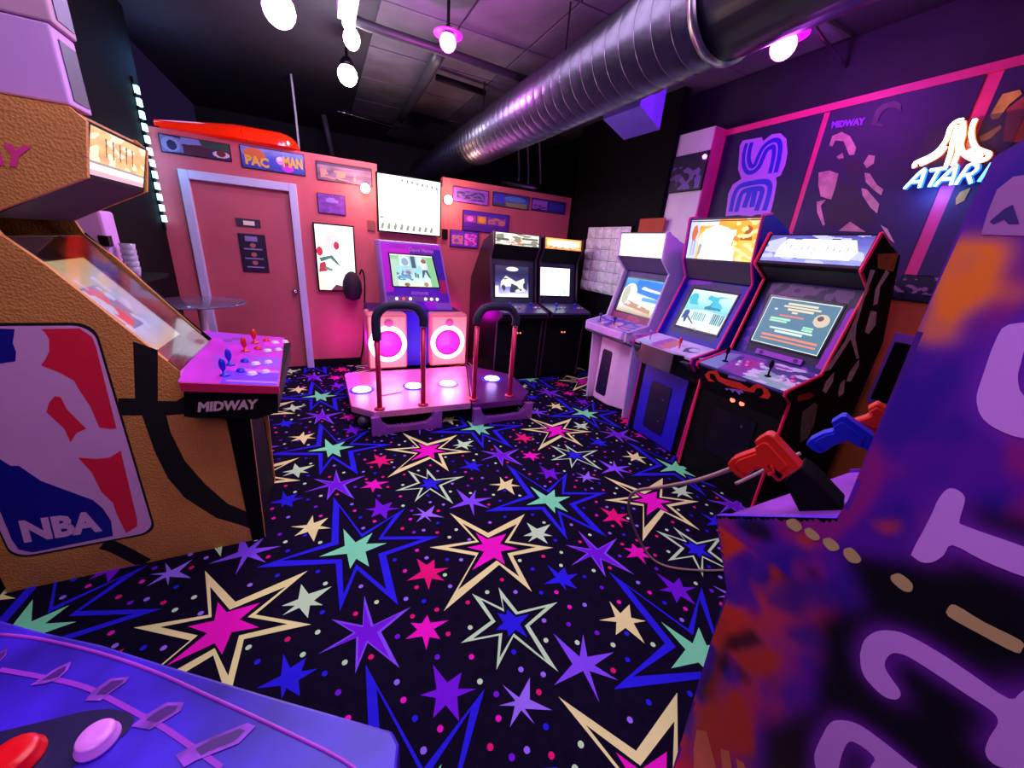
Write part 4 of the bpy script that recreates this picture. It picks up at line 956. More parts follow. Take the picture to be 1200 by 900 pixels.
NTs = Vector(NT) - NB
strokes = {'A1': [(0, 0), (.12, .75), (.17, .95), (.2, .95), (.22, .0)], 'A1b': [(.08, .35), (.21, .35)],
           'T': [(.28, .92), (.5, .95)], 'Tb': [(.40, .92), (.36, .0)],
           'A2': [(.43, 0), (.55, .75), (.6, .95), (.62, .95), (.65, 0)], 'A2b': [(.5, .35), (.64, .35)],
           'R': [(.71, 0), (.77, .95), (.86, .95), (.9, .75), (.86, .5), (.76, .45)], 'Rb': [(.82, .45), (.9, .0)],
           'I': [(.99, .05), (1.05, .95)]}
for k, p in strokes.items():
    MB().tube([tuple(NB + (NR - NB) * u + Vector((.014, 0, .105 * v))) for u, v in p], .0145, 8, 2).build('letter_halo', mat('letter_halo_blue', '#2a6aff', .4, emit=1.6, ecol='#2a70ff', vary=0), ns, smooth_=True)  # blue halo round the letters, added as thicker glowing tubes behind
    MB().tube([tuple(NB + (NR - NB) * u + Vector((0, 0, .105 * v)) - Vector((0, 0, 0))) for u, v in p], .0075, 8, 2).build(
        'neon_letter', emitm('neon_letter', '#c8f2ff', 6) if k != 'I' else M_neonb, ns, smooth_=True)
light('neon_sign_light', 'POINT', (3.46, 1.24, 2.44), 2.2, (1, .5, .22), .05)
light('neon_sign_light', 'POINT', (3.46, 1.26, 2.16), 3.0, (.12, .3, 1), .05)

# ---------------------------------------------------------------- arcade cabinets


def perp(A, B):
    d = Vector((B[0] - A[0], B[1] - A[1])).normalized()
    return Vector((-d.y, d.x))


def panel(b, A, B, x0, x1, off, t):
    """board lying along the profile line A(bottom)-B(top), outer face off outside the line"""
    n = perp(A, B)
    pts = [(A[0] + n.x * off, A[1] + n.y * off), (B[0] + n.x * off, B[1] + n.y * off),
           (B[0] + n.x * (off - t), B[1] + n.y * (off - t)), (A[0] + n.x * (off - t), A[1] + n.y * (off - t))]
    b.prism(pts, 0, x0, x1)
    return b


def onp(A, B, x0, x1, off, bulge=0.0):
    n = perp(A, B)

    def P(u, v):
        k = off + bulge * (1 - (2 * u - 1) ** 2) * (1 - (2 * v - 1) ** 2)
        return (x0 + (x1 - x0) * u, A[0] + (B[0] - A[0]) * v + n.x * k, A[1] + (B[1] - A[1]) * v + n.y * k)
    return P


def along(A, B, t):
    return (A[0] + (B[0] - A[0]) * t, A[1] + (B[1] - A[1]) * t)


def stick(t, fr, x, y, z, m, ball=True, h=.075, name='joystick'):
    b = MB(fr)
    b.lathe([(.022, 0), (.018, .006), (.006, .008), (.006, h)], (x, y, z), (0, 0, 1), 12)
    b.ball((x, y, z + h + .008), .019 if ball else .014, 12, 1.0 if ball else 2.2)
    return b.build(name, m, t, smooth_=True)


def button(t, fr, x, y, z, m, r=.014, name='button'):
    return MB(fr).lathe([(r * 1.25, 0), (r * 1.25, .004), (r, .005), (r, .012), (r * .85, .014)], (x, y, z), (0, 0, 1), 12).build(name, m, t, smooth_=True)


def cabinet(name, label, loc, rz, W, prof, cols, marquee=None, mq_mat=None, screen=None, scr_mat=None, scr_rect=(.16, .84, .12, .9),
            cp_art=None, front=True, edge=None, side_t=.02, bezel_art=None, bulge=.02, spk=None, group=None):
    """prof: D depth, zt top height, mt marquee top, mb marquee bottom, no notch, cb panel rear, cf panel front, lip, un under, all (y,z)"""
    t = root(name, loc, rz, label, 'arcade cabinet', group)
    fr = ROOTM[t.name]
    w = W / 2
    D_, mt, mb, no, cb, cf, lip, un, f0 = [prof[k] for k in ('D', 'mt', 'mb', 'no', 'cb', 'cf', 'lip', 'un', 'f0')]
    bk = prof.get('bk', [(D_, 1.2), (min(D_, mt[0] + .31), mt[1] - .104), (mt[0] + .16, mt[1] - .06)])
    poly = [(f0, 0), (D_, 0)] + bk + [mt, mb, no, cb, cf, lip, un]
    for s in (-1, 1):
        a, b_ = (s * w, s * (w - side_t))
        MB(fr).prism(poly, 0, min(a, b_), max(a, b_)).build('side_panel', cols['side'], t)
        if edge:
            e = MB(fr)
            path = [(f0, .02), un, lip, cf, cb, no, mb, mt, bk[-1]]
            for p, q_ in zip(path[:-1], path[1:]):
                xx = s * (w - side_t / 2)
                e.tube([(xx, p[0], p[1]), (xx, q_[0], q_[1])], side_t * .55, 6, 1)
            e.build('edge_trim', edge, t)
    i = w - side_t
    MB(fr).prism([(mt[0] + .01, mt[1] - .012), (bk[-1][0], bk[-1][1] - .008), (bk[-1][0], bk[-1][1] - .025), (mt[0] + .01, mt[1] - .03)], 0, -i, i).build('top_panel', cols['body'], t)
    MB(fr).box(-i, i, D_ - .02, D_ - .002, .02, bk[0][1]).build('back_panel', cols['body'], t)
    # marquee
    m_ = MB(fr)
    panel(m_, mb, mt, -i, i, -.012, .05)
    m_.build('marquee_box', cols['body'], t)
    A, B = along(mb, mt, .05), along(mb, mt, .95)
    art('marquee', onp(A, B, -i + .008, i - .008, -.008), 70, 24, marquee, mq_mat or M_lit, t, fr)
    # under-marquee board
    s_ = panel(MB(fr), along(mb, no, 1.12), mb, -i, i, -.01, .02).build('speaker_panel', cols.get('spk', cols['body']), t)
    # bezel and screen
    u0, u1, v0, v1 = scr_rect
    top = no
    bz = panel(MB(fr), cb, along(cb, top, 1.12), -i, i, -.05, .02)
    bez = bz.build('bezel', cols['bezel'], t)
    if bezel_art:
        art('bezel_print', onp(cb, top, -i, i, -.048), 60, 50, bezel_art, M_print, bez, fr)
    A, B = along(cb, top, v0), along(cb, top, v1)
    xa, xb = -i + 2 * i * u0, -i + 2 * i * u1
    fm = MB(fr)
    panel(fm, along(cb, top, v0 - .025), along(cb, top, v0), xa - .012, xb + .012, -.04, .012)
    panel(fm, along(cb, top, v1), along(cb, top, v1 + .025), xa - .012, xb + .012, -.04, .012)
    panel(fm, A, B, xa - .012, xa, -.04, .012)
    panel(fm, A, B, xb, xb + .012, -.04, .012)
    fm.build('screen_surround', M_blackg, t)
    art('screen', onp(A, B, xa, xb, -.045, bulge), 72, 54, screen, scr_mat or M_scr, t, fr)
    # control panel
    n = perp(cf, cb)
    c = MB(fr)
    panel(c, cf, cb, -i - .001, i + .001, .0, .025)
    cpn = c.build('control_panel', cols['cp'], t)
    if cp_art:
        art('panel_print', onp(cf, cb, -i, i, .0012), 60, 30, cp_art, M_print, cpn, fr)
    panel(MB(fr), lip, cf, -i, i, -.004, .02).build('panel_lip', cols.get('lip', cols['body']), t)
    if 'ft' not in prof:
        panel(MB(fr), lip, un, -i, i, .0, .02).build('panel_underside', cols['body'], t)
    if front:
        MB(fr).box(-i, i, f0 + .012, f0 + .03, .06, prof.get('ft', un[1])).build('front_panel', cols['front'], t)
        MB(fr).box(-i, i, f0 + .02, f0 + .035, 0, .06).build('kick_plate', M_black, t)
    return t, fr, i


def cpz(prof, y):
    cf, cb = prof['cf'], prof['cb']
    return cf[1] + (cb[1] - cf[1]) * (y - cf[0]) / (cb[0] - cf[0])


# --- red trimmed cabinet, nearest on the right
RP = dict(D=.90, mt=(.33, 1.862), mb=(.255, 1.65), no=(.42, 1.55), cb=(.255, 1.0), cf=(-.085, .915), lip=(-.085, .893), un=(.0, .83), f0=0, ft=.70)
red_trim = mat('trim_red', '#ff1e5a', .4, vary=.05)
txt = []
for r_, (v, c, a0, a1) in enumerate([(.9, '#e8dcc0', .3, .72), (.84, '#e8dcc0', .26, .78), (.78, '#e8dcc0', .33, .7), (.72, '#e8dcc0', .42, .5),
                                     (.64, '#d8806a', .26, .62), (.56, '#a8e8c8', .14, .45), (.51, '#a8e8c8', .14, .42), (.47, '#a8e8c8', .66, .8), (.42, '#a8e8c8', .66, .8),
                                     (.36, '#d8f4e8', .2, .82), (.30, '#d8f4e8', .3, .7), (.2, '#e88a78', .12, .93), (.12, '#e88a78', .12, .93)]):
    txt.append(('r', (a0, v - .02, a1, v + .022), c))
RS = PN('#4a7a94', [('r', (0, 0, 1, 1), '#e8f4f0'), ('r', (.015, .02, .985, .98), '#527f98')] + txt[:5] + [('e', (.84, .66, .1, .13), '#d8c8b0'), ('e', (.82, .7, .04, .05), '#6a4a4a')] + txt[5:] + [('e', (.16, .76, .03, .02), '#d8e0ff')], 2, .08)
random.seed(4)
glyphs = []
for k in range(9):
    x = .17 + k * .075
    glyphs += [('p', [(x, .3), (x + .06, .3), (x + .065, .82), (x + .005, .82)], '#ffffff')]
RM = PN(['#8a90d0', '#6a70c0', '#3a3a90'], [('n', (0, 0, 1, 1, 5, 2, .1), '#b0b4e8'), ('p', [(.14, .25), (.88, .22), (.92, .5), (.86, .85), (.2, .88), (.15, .6)], '#ffffff'),
                                            ('r', (.28, .86, .36, .9), '#303050'), ('r', (.64, .86, .72, .9), '#303050'), ('r', (.2, .7, .215, .78), '#a06060'), ('r', (.4, .4, .407, .6), '#c0b0c0')] + [('p', [(.2 + k * .062, .3 + .1 * (k % 2)), (.206 + k * .062, .3), (.216 + k * .062, .78 - .12 * (k % 3)), (.208 + k * .062, .8)], '#9c98c8') for k in range(11)], 3, .2)
RB = PN('#1c1240', [('n', (.06, .84, .95, .98, 9, 1, -.1), '#6a4478'), ('p', [(0, 0), (.12, 0), (.1, .6), (0, .85)], '#3a18a0'), ('p', [(.9, .0), (1, 0), (1, .82), (.93, .78)], '#a818e0'),
                    ('r', (0, 0, 1, .07), '#2a108a'), ('n', (.78, .0, .95, .1, 8, 3, .0), '#a040c0'), ('n', (.02, 0, .12, .4, 12, 3, .1), '#8030c0')], 4, .2)
RC = PN('#5a4aa0', [('n', (0, 0, 1, 1, 5, 2, .05), '#9a50c0'), ('p', [(0, 0), (.25, 0), (.18, .9), (.03, .8)], '#8aa0d0'), ('p', [(.55, 0), (1, 0), (1, .3), (.6, .6)], '#a8e0d0'),
                    ('p', [(.3, .1), (.5, 0), (.5, .9), (.25, .9)], '#9a4ab0'), ('n', (.5, 0, 1, 1, 8, 5, .1), '#f0f0ff'), ('r', (.35, .4, .5, .8), '#c040a0')], 5, .3)
t_red, fr, iw = cabinet('arcade_cabinet', 'black arcade cabinet with red edging and text screen, nearest of the right row', (2.59, 1.51, 0), -PI / 2, .66, RP,
                        dict(side=M_black, body=M_black, bezel=mat('bezel_violet', '#3c10a0', .4), cp=mat('cp_base', '#5a4aa0', .3), front=M_black, spk=mat('spk_olive', '#1e2420', .6)),
                        RM, M_lit2, RS, M_scr, (.13, .87, .2, .8), RC, True, red_trim, bezel_art=RB)
# tilted sticker under the screen
A, B = RP['cb'], RP['no']
pn = MB(fr)
panel(pn, along(A, B, .05), along(A, B, .115), -.15, .17, -.03, .01)
st = pn.build('instruction_plate', mat('plate_violet', '#b440e0', .4), t_red)
for x in (-.11, .13):
    q = MB(fr)
    n = perp(A, B)
    p = along(A, B, .083)
    q.ring((x, p[0] + n.x * -.029, p[1] + n.y * -.029), (x, p[0] + n.x * -.026, p[1] + n.y * -.026), .014, .014, 16)
    q.build('plate_emblem', mat('emblem_dark', '#4a1080', .5), st)
for x, yy in ((-.2, .05), (.13, .03)):
    stick(t_red, fr, x, yy, cpz(RP, yy), M_black, False)
M_btn_p = mat('button_pink', '#ff70d0', .3, vary=.02)
M_btn_w = mat('button_white', '#f4eaff', .3, vary=.02)
for k, (x, yy) in enumerate([(-.12, .1), (-.08, .13), (-.1, .05), (-.05, .08), (.2, .08), (.24, .11), (.22, .03), (.27, .06), (0, .16)]):
    button(t_red, fr, x, yy, cpz(RP, yy), M_btn_p if k % 2 else M_btn_w)
fp_ = [o for o in t_red.children if o.name.startswith('front_panel')][0]
up_ = panel(MB(fr), (.010, .70), (-.080, .885), -.31, .31, .0, .015).build('upper_front', M_black, t_red)
MB().sheet3(D['emb3'][0]).build('dragon_emblem', mat('emblem_red', '#ff3c20', .45, vary=.15, vscale=20), up_)
for p in D['emb3'][1:]:
    MB().sheet3(p).build('emblem_claws', mat('emblem_lilac', '#a080e8', .5), up_)
for yy in (1.545, 1.475):
    MB().cyl((2.60, yy, .71), (2.590, yy, .71), .018, 14).build('coin_light', mat('coin_light', '#ff6a50', .4, emit=2.0, ecol='#ff7a60'), fp_)
MB().cyl((2.60, 1.43, .55), (2.592, 1.43, .55), .009, 10).build('coin_lock', M_metal, fp_)
cd = MB(fr).box(-.15, .17, .004, .012, .25, .62).build('coin_door', M_blackg, fp_)
sp = [o for o in t_red.children if o.name.startswith('side_panel') and (ROOTM[t_red.name] @ o.data.vertices[0].co).y < 1.3][0]
for p in D['r_art']:
    MB().sheet([p], 'Y', 1.178).build('side_print', mat('art_grey', '#fff4f8', .5, vary=.3, vscale=18), sp)
MB().sheet(D['r_art2'], 'Y', 1.1775).build('side_print', mat('art_orange', '#e08a2a', .5, vary=.25, vscale=14), sp)
MB().sheet(D['r_art3'], 'Y', 1.1775).build('side_print', mat('art_green', '#7a8278', .5, vary=.25, vscale=14), sp)
MB().sheet(D['r_art4'], 'Y', 1.1775).build('side_print', mat('art_red', '#b02a20', .5, vary=.25, vscale=14), sp)

# --- blue cabinet with the tall lit header
BP = dict(D=.90, bk=[(.90, 1.3), (.63, 1.90), (.37, 2.0)], mt=(.27, 1.98), mb=(.30, 1.64), no=(.38, 1.50), cb=(.17, .975), cf=(-.10, .915), lip=(-.10, .88), un=(.06, .70), f0=.03)
BM = PN(['#ffc060', '#ffb028', '#ff9a10'], [('r', (0, 0, .16, 1), '#b8c0e8'), ('r', (.16, .85, .45, 1), '#c8ccd8'), ('p', [(.2, 0), (.75, 0), (.72, .75), (.25, .78)], '#ffffff'), ('e', (.45, .45, .28, .4), '#ffffff'),
                                            ('p', [(.05, .5), (.1, .45), (.14, .7), (.11, .88), (.07, .85), (.04, .7)], '#c05a30'), ('r', (.06, .08, .08, .5), '#8a94c8'), ('r', (.10, .08, .12, .5), '#8a94c8'),
                                            ('p', [(.18, .1), (.22, .1), (.24, .4), (.19, .4)], '#8890a8'), ('p', [(.78, .5), (.95, .5), (.93, .8), (.87, .86), (.84, .7)], '#a04a10'),
                                            ('p', [(.68, .35), (.76, .4), (.8, .62), (.7, .6)], '#e07a20'), ('r', (.84, .05, .98, .45), '#ffb860'), ('n', (.7, 0, 1, 1, 9, 4, .15), '#ffd090')], 5, .15)
BS = PN(['#f0faf4', '#e0f6f0', '#7adce8', '#c0f4f4', '#e8fcfc'], [('p', [(0, .28), (1, .3), (1, .46), (.5, .5), (0, .44)], '#d8f0f0'), ('p', [(.5, .52), (.85, .55), (.8, .62), (.66, .66), (.66, .8), (.6, .8), (.58, .64), (.48, .58)], '#1488a8'),
                                                             ('n', (0, .6, 1, .9, 4, 3, .1), '#3cc4e0')] +
        [('r', (.30 + i * .045, .22, .32 + i * .045, .42), '#38a0a8') for i in range(7)] + [('r', (.74 + i * .04, .2, .765 + i * .04, .46), '#107890') for i in range(6)] +
        [('p', [(.04, .2), (.1, .24), (.14, .12), (.18, .14), (.2, .4), (.14, .46), (.06, .42)], '#284a98'), ('p', [(.2, .3), (.4, .12), (.36, .12), (.18, .26)], '#484878'), ('r', (.4, .02, .5, .04), '#b09080')], 6, .04)
BB = PN('#2a1ab0', [('r', (.10, .10, .86, .98), '#3a3a70'), ('p', [(0, .9), (.4, .95), (.4, 1), (0, 1)], '#8a2ad0')], 7, .12)
BC = PN('#d8c8f4', [('p', [(.25, 0), (.6, 0), (.55, .8), (.3, .9)], '#b06ac8'), ('n', (.3, .1, .6, .8, 5, 2, .0), '#d88a90'), ('r', (0, 0, .25, .35), '#b8d0f0'), ('e', (.82, .5, .1, .22), '#5a2a90'), ('e', (.84, .55, .07, .14), '#d8d0f8')], 8, .15)
M_bb = mat('cab_blue', '#2418d0', .4, vary=.08)
M_bs = mat('cab_violet', '#3428d8', .4, vary=.08)
t_blue, fr, iw = cabinet('arcade_cabinet', 'blue arcade cabinet with a tall orange lit header, middle of the right row', (2.63, 2.225, 0), -PI / 2, .66, BP,
                         dict(side=M_bs, body=mat('cab_grey', '#3c3648', .5), bezel=M_bb, cp=mat('cp_light', '#cfc0f0', .3), front=M_black, lip=M_black, spk=mat('cab_grey', '#3c3648', .5)),
                         BM, M_lit2, BS, M_scr, (.17, .86, .22, .84), BC, True, mat('edge_magenta', '#e01890', .4), bezel_art=BB)
# octagonal black pod under the panel and the blue door
oc = MB(fr)
oc.prism([(-.36, .10), (-.36, -.02), (-.18, -.145), (.18, -.145), (.36, -.02), (.36, .10)], 2, .755, .915)
oc.build('control_pod', M_blackg, t_blue)
oc = MB(fr)
oc.prism([(-.355, .10), (-.355, -.02), (-.178, -.14), (.178, -.14), (.355, -.02), (.355, .10)], 2, .9155, .922)
cpx = oc.build('pod_top', mat('cp_light', '#cfc0f0', .3), t_blue)
art('pod_print', lambda u, v: ((-.34 + .68 * u) * (1 - .45 * (1 - v) ** 1.5), -.135 + .25 * v, .9232), 60, 24, BC, M_print, cpx, fr)
bd = MB(fr).box(-.23, .25, .018, .03, .03, .70).build('front_door', M_bb, t_blue)
MB(fr).prism([(-.1, .12), (.1, .12), (.115, .14), (.115, .56), (.1, .58), (-.1, .58), (-.115, .56), (-.115, .14)], 1, .010, .018).build('coin_door', mat('coin_navy', '#140c38', .35), bd)
for z, x in ((.24, .05), (.45, .05)):
    MB(fr).cyl((x, .010, z), (x, .006, z), .008, 10).build('coin_lock', M_metal, bd)
stick(t_blue, fr, -.22, -.01, .925, mat('stick_lilac', '#9a70e0', .3), True)
stick(t_blue, fr, .1, .0, .925, M_red, False)
for k, (x, yy) in enumerate([(-.16, .03), (-.12, .05), (-.08, .06), (.17, -.02), (.21, 0), (.25, .02), (.19, .03), (.23, .05)]):
    button(t_blue, fr, x, yy, .924, (M_btn_w, mat('button_dark', '#28103c', .3))[k > 2], .012)

# --- white cabinet
WP = dict(D=.78, mt=(.12, 1.866), mb=(.13, 1.625), no=(.26, 1.50), cb=(.125, .99), cf=(-.14, .925), lip=(-.14, .845), un=(-.03, .80), f0=.02)
M_wc = mat('cab_white', '#f0c8f0', .4, vary=.04)
M_wcp = mat('cab_panel_pink', '#c89ae8', .35)
WM = PN('#ffffff', [('n', (.88, 0, 1, .9, 6, 2, .1), '#f0d0b0'), ('r', (.96, .1, .975, .9), '#c8d8f8'), ('r', (0, .1, .03, .6), '#e0f0ff')], 2, .0)
WS = PN(['#c8a888', '#ffffff', '#e8f4ff', '#2a8af0', '#60b0ff'], [('p', [(.3, .62), (1, .5), (1, .95), (.35, .98)], '#1e80e8'), ('p', [(.5, .72), (.75, .68), (1, .66), (1, .72), (.7, .76), (.55, .8)], '#f0faff'),
                                                              ('e', (.22, .5, .22, .35), '#f6f6f0'), ('e', (.14, .5, .1, .28), '#c8c8b8'), ('p', [(.15, .2), (.9, .08), (.9, .2), (.3, .35)], '#c89878'), ('n', (.2, .2, 1, .5, 9, 3, .2), '#f8f0e8'),
                                                              ('r', (.62, .4, 1, .5), '#60a8f0')], 4, .05)
WB = PN('#40307a', [('p', [(0, 0), (1, 0), (.95, .14), (.05, .2)], '#a03a78'), ('n', (0, 0, 1, .25, 5, 3, .1), '#c04a80')], 5, .3)
WC = PN('#b08ae0', [('n', (0, 0, 1, 1, 6, 2, .1), '#6a4ac8'), ('r', (.35, .2, .7, .9), '#5a3ad0'), ('e', (.55, .5, .1, .2), '#f0b0c0'), ('n', (.3, 0, .9, .4, 8, 4, .1), '#e88aa8')], 6, .25)
t_white, fr, iw = cabinet('arcade_cabinet', 'white and lilac arcade cabinet with a blank white header, farthest of the right row', (2.75, 3.06, 0), -PI / 2, .66, WP,
                          dict(side=M_wc, body=mat('cab_grey', '#3c3648', .5), bezel=mat('bezel_dark', '#251c3c', .35), cp=M_wcp, front=M_black, lip=M_wcp, spk=mat('cab_mauve', '#5a4470', .5)),
                          WM, M_lit2, WS, M_scr, (.08, .95, .16, .86), WC, False, mat('edge_white', '#e8d0ff', .3), bezel_art=WB)
pd = MB(fr)
pd.prism([(-.24, .7), (-.315, .16), (-.29, .10), (-.21, .02), (-.16, .0), (.05, .0), (.10, .015), (.315, .13), (.315, .7)], 2, .05, .84)
ped = pd.build('pedestal', M_wc, t_white, bevel=.01)
MB(fr).prism([(-.23, .7), (-.30, .18), (-.2, .04), (.08, .03), (.30, .15), (.30, .7)], 2, 0, .05).build('plinth', M_black, t_white)
MB(fr).prism([(-.135, .13), (.0, .13), (.02, .15), (.02, .63), (.0, .65), (-.115, .65), (-.135, .63), (-.155, .15)], 1, -.006, .0).build('coin_door', mat('coin_navy', '#140c38', .35), ped)
for z in (.25, .45):
    MB(fr).cyl((-.03, -.006, z), (-.03, -.010, z), .008, 10).build('coin_lock', M_metal, ped)
pod = MB(fr)
pod.prism([(-.37, .12), (-.37, -.08), (-.30, -.16), (.0, -.175), (.28, -.16), (.37, -.05), (.37, .12)], 2, .845, .93)
pod_o = pod.build('control_pod', M_wcp, t_white, bevel=.012)
art('panel_print', lambda u, v: (-.34 + .68 * u, -.15 + .27 * v, .9312), 50, 20, WC, M_print, pod_o, fr)
stick(t_white, fr, -.2, -.06, .932, mat('stick_navy', '#2a1c60', .3), True)
stick(t_white, fr, .02, -.05, .932, mat('stick_navy', '#2a1c60', .3), True)
for k, (x, yy) in enumerate([(-.13, -.08), (-.09, -.06), (-.11, -.02), (-.07, 0), (.1, -.08), (.14, -.06), (.12, -.02), (.17, 0)]):
    button(t_white, fr, x, yy, .932, (M_btn_w, M_btn_p)[k % 2], .013)

# --- two black cabinets against the back wall
KP = dict(D=.95, mt=(.24, 1.79), mb=(.22, 1.645), no=(.30, 1.50), cb=(.20, .97), cf=(-.14, .905), lip=(-.14, .86), un=(-.02, .80), f0=.0)
K1 = PN('#f4f0e0', [('n', (0, 0, 1, 1, 5, 2, .12), '#8a8a78'), ('r', (.02, .35, .3, .55), '#5a5a50'), ('r', (.6, .55, .98, .7), '#6a6a60'), ('r', (.6, .1, .95, .25), '#808078'), ('n', (.35, .05, .6, .5, 14, 5, .0), '#d07a40')], 3, .2)
K2 = PN('#f09a50', [('r', (.04, .12, .96, .9), '#ffcf90'), ('e', (.5, .5, .42, .3), '#ffffff'), ('n', (0, 0, 1, .3, 9, 2, .1), '#d07a40')], 4, .15)
S1 = PN(['#ffffff', '#9a90e0', '#3a3a80', '#20244a', '#303860'], [('e', (.5, .9, .18, .07), '#ffffff'), ('p', [(.15, .3), (.5, .35), (.65, .15), (.9, .2), (.85, .62), (.6, .5), (.3, .68), (.16, .5)], '#f0f0e8'),
                                                          ('r', (0, 0, .1, .35), '#ffffff'), ('n', (.1, .15, .95, .6, 5, 3, .15), '#303848'), ('r', (0, 0, .95, .1), '#ffffff')], 5, .1)
S2 = PN('#e8fff4', [('r', (0, 0, 1, .12), '#f4f8ff'), ('n', (.6, .0, .9, .35, 14, 3, .1), '#8ac0b8'), ('e', (.3, .4, .05, .02), '#a0b8b8')], 6, .03)
for (x, W_, lab, mq, sc, mm) in ((2.14, .64, 'black arcade cabinet with a cream striped header, left one at the back wall', K1, S1, M_lit),
                                 (2.80, .60, 'black arcade cabinet with an orange header and pale screen, right one at the back wall', K2, S2, M_lit2)):
    sc_rect = (.1, .88, .14, .84) if x < 2.5 else (.04, .86, .2, .86)
    t, fr, iw = cabinet('arcade_cabinet', lab, (x, 4.10, 0), 0, W_, KP,
                        dict(side=M_blackg, body=M_black, bezel=mat('bezel_slate', '#2a2a44', .35), cp=mat('cp_violet', '#4a3a78' if x < 2.5 else '#4a3a78', .3), front=M_black),
                        mq, mm, sc, M_scr if x < 2.5 else M_scrb, sc_rect, None, True, mat('trim_plum', '#3c143c', .4))
    for k in range(2):
        stick(t, fr, -.15 + .28 * k, -.0, cpz(KP, .0), M_blue, True, .05)
        for q_ in range(3):
            button(t, fr, -.09 + .28 * k + .04 * q_, .02 + .02 * (q_ % 2), cpz(KP, .03), M_btn_w if q_ == 1 else M_btn_p, .011)
    for k in (-.02, .02):
        MB(fr).cyl((k, -.0, .63), (k, -.006, .63), .010, 10).build('coin_light', mat('coin_light', '#ff6a50', .4, emit=2.0, ecol='#ff7a60'), t)
light('cabinet_glow', 'POINT', (2.3, 3.6, 1.2), 1.2, (.7, .7, 1), .1)

# ---------------------------------------------------------------- dance machine
dm = root('dance_machine', (.97, 4.5, 0), 0, 'purple dance game with two lit speakers, a low stage and two padded bars', 'dance machine')
M_dp = mat('dance_purple', '#7a20d0', .35, vary=.2, vscale=3)
M_dd = mat('dance_dark', '#2a0c60', .4)
MB().box(.42, 1.48, 4.42, 5.0, .2, .84).build('speaker_cabinet', M_dd, dm)
# screen head, slightly wider at the bottom
hd = MB()
hd.add([(.62, 4.52, .80), (1.42, 4.52, .80), (1.42, 5.0, .80), (.62, 5.0, .80), (.57, 4.62, 1.585), (1.27, 4.62, 1.585), (1.27, 5.0, 1.585), (.57, 5.0, 1.585)],
       [(0, 1, 2, 3), (4, 5, 6, 7), (0, 1, 5, 4), (1, 2, 6, 5), (2, 3, 7, 6), (3, 0, 4, 7)])
head = hd.build('screen_head', mat('dance_frame', '#a070d8', .35), dm, bevel=.012)


def HP(u, v, o=.0):
    x0, x1 = .62 + (.57 - .62) * v, 1.42 + (1.27 - 1.42) * v
    return (x0 + (x1 - x0) * u, 4.52 + .10 * v - .0035 - o, .80 + .785 * v)


DF = PN(['#7a18e0', '#5a18c0', '#7a18b0', '#b018c8'], [('p', [(0, .3), (.12, .3), (.14, .95), (0, .98)], '#c010d0'), ('r', (.14, .83, .5, .93), '#d018c8'), ('r', (.46, .83, .88, .95), '#6a2a98'),
                                            ('p', [(.87, .3), (1, .3), (1, .5), (.88, .55)], '#b01060'), ('p', [(.86, .5), (1, .5), (1, .95), (.86, .95)], '#3a18a0'), ('n', (.5, 0, 1, .17, 5, 2, .0), '#c020ff'), ('p', [(.8, 0), (1, 0), (1, .15), (.74, .15)], '#a060e0'), ('r', (0, .17, .8, .24), '#7858a8')], 7, .15)
art('head_print', lambda u, v: HP(.03 + .94 * u, .01 + .96 * v), 60, 60, DF, M_print, head)
MB().add([HP(.125, .37, .004), HP(.865, .37, .004), HP(.83, .84, .004), HP(.125, .84, .004), HP(.125, .37, -.02), HP(.865, .37, -.02), HP(.83, .84, -.02), HP(.125, .84, -.02)],
         [(0, 1, 2, 3), (4, 5, 6, 7), (0, 1, 5, 4), (1, 2, 6, 5), (2, 3, 7, 6), (3, 0, 4, 7)]).build('screen_surround', M_blackg, dm)
DS = PN(['#f0f4d8', '#d0f0f0', '#a0dce8', '#b0e0c8', '#90c890'], [('r', (.0, .0, .12, .85), '#b8dcc0'), ('r', (.84, .0, 1, .95), '#8ac890'), ('r', (.2, .65, .42, .95), '#d8f0f8'), ('e', (.32, .78, .08, .12), '#90a8c8'),
                                                        ('r', (.46, .6, .56, .97), '#3a5a80'), ('r', (.6, .68, .74, .95), '#d8f0f8'), ('e', (.36, .45, .08, .1), '#d0a0c0'), ('r', (.14, .25, .42, .35), '#70a8c8'), ('n', (.1, .2, .45, .5, 12, 3, .1), '#5088b0'),
                                                        ('e', (.76, .82, .06, .07), '#a05a48'), ('p', [(.66, .3), (.70, .6), (.80, .6), (.86, .3), (.82, .3), (.76, .5), (.69, .3)], '#405868'), ('r', (.68, .55, .8, .76), '#e8f0f0'),
                                                        ('r', (.5, .3, .54, .45), '#506a78'), ('r', (.55, .28, .59, .42), '#506a78'), ('e', (.3, .06, .06, .06), '#8a6a50'), ('e', (.72, .08, .05, .07), '#b08a60'), ('r', (.0, .97, 1, 1), '#ffffff')], 9, .05)
art('screen', lambda u, v: tuple(Vector(HP(.145 + (.70 - .035 * v) * u, .385 + .44 * v, .006)) + Vector((0, -.012 * (1 - (2 * u - 1) ** 2) * (1 - (2 * v - 1) ** 2), 0))), 80, 60, DS, M_scr, dm)
M_dl = mat('dance_letters', '#b878e0', .5)
lettering('Dance Maniax', HP(.46, .875, .001), HP(.86, .875, .001), HP(.46, .93, .001), M_dl, head, bold=.03)
lettering('KONAMI', HP(.40, .265, .001), HP(.65, .265, .001), HP(.40, .315, .001), M_dl, head, bold=.04)
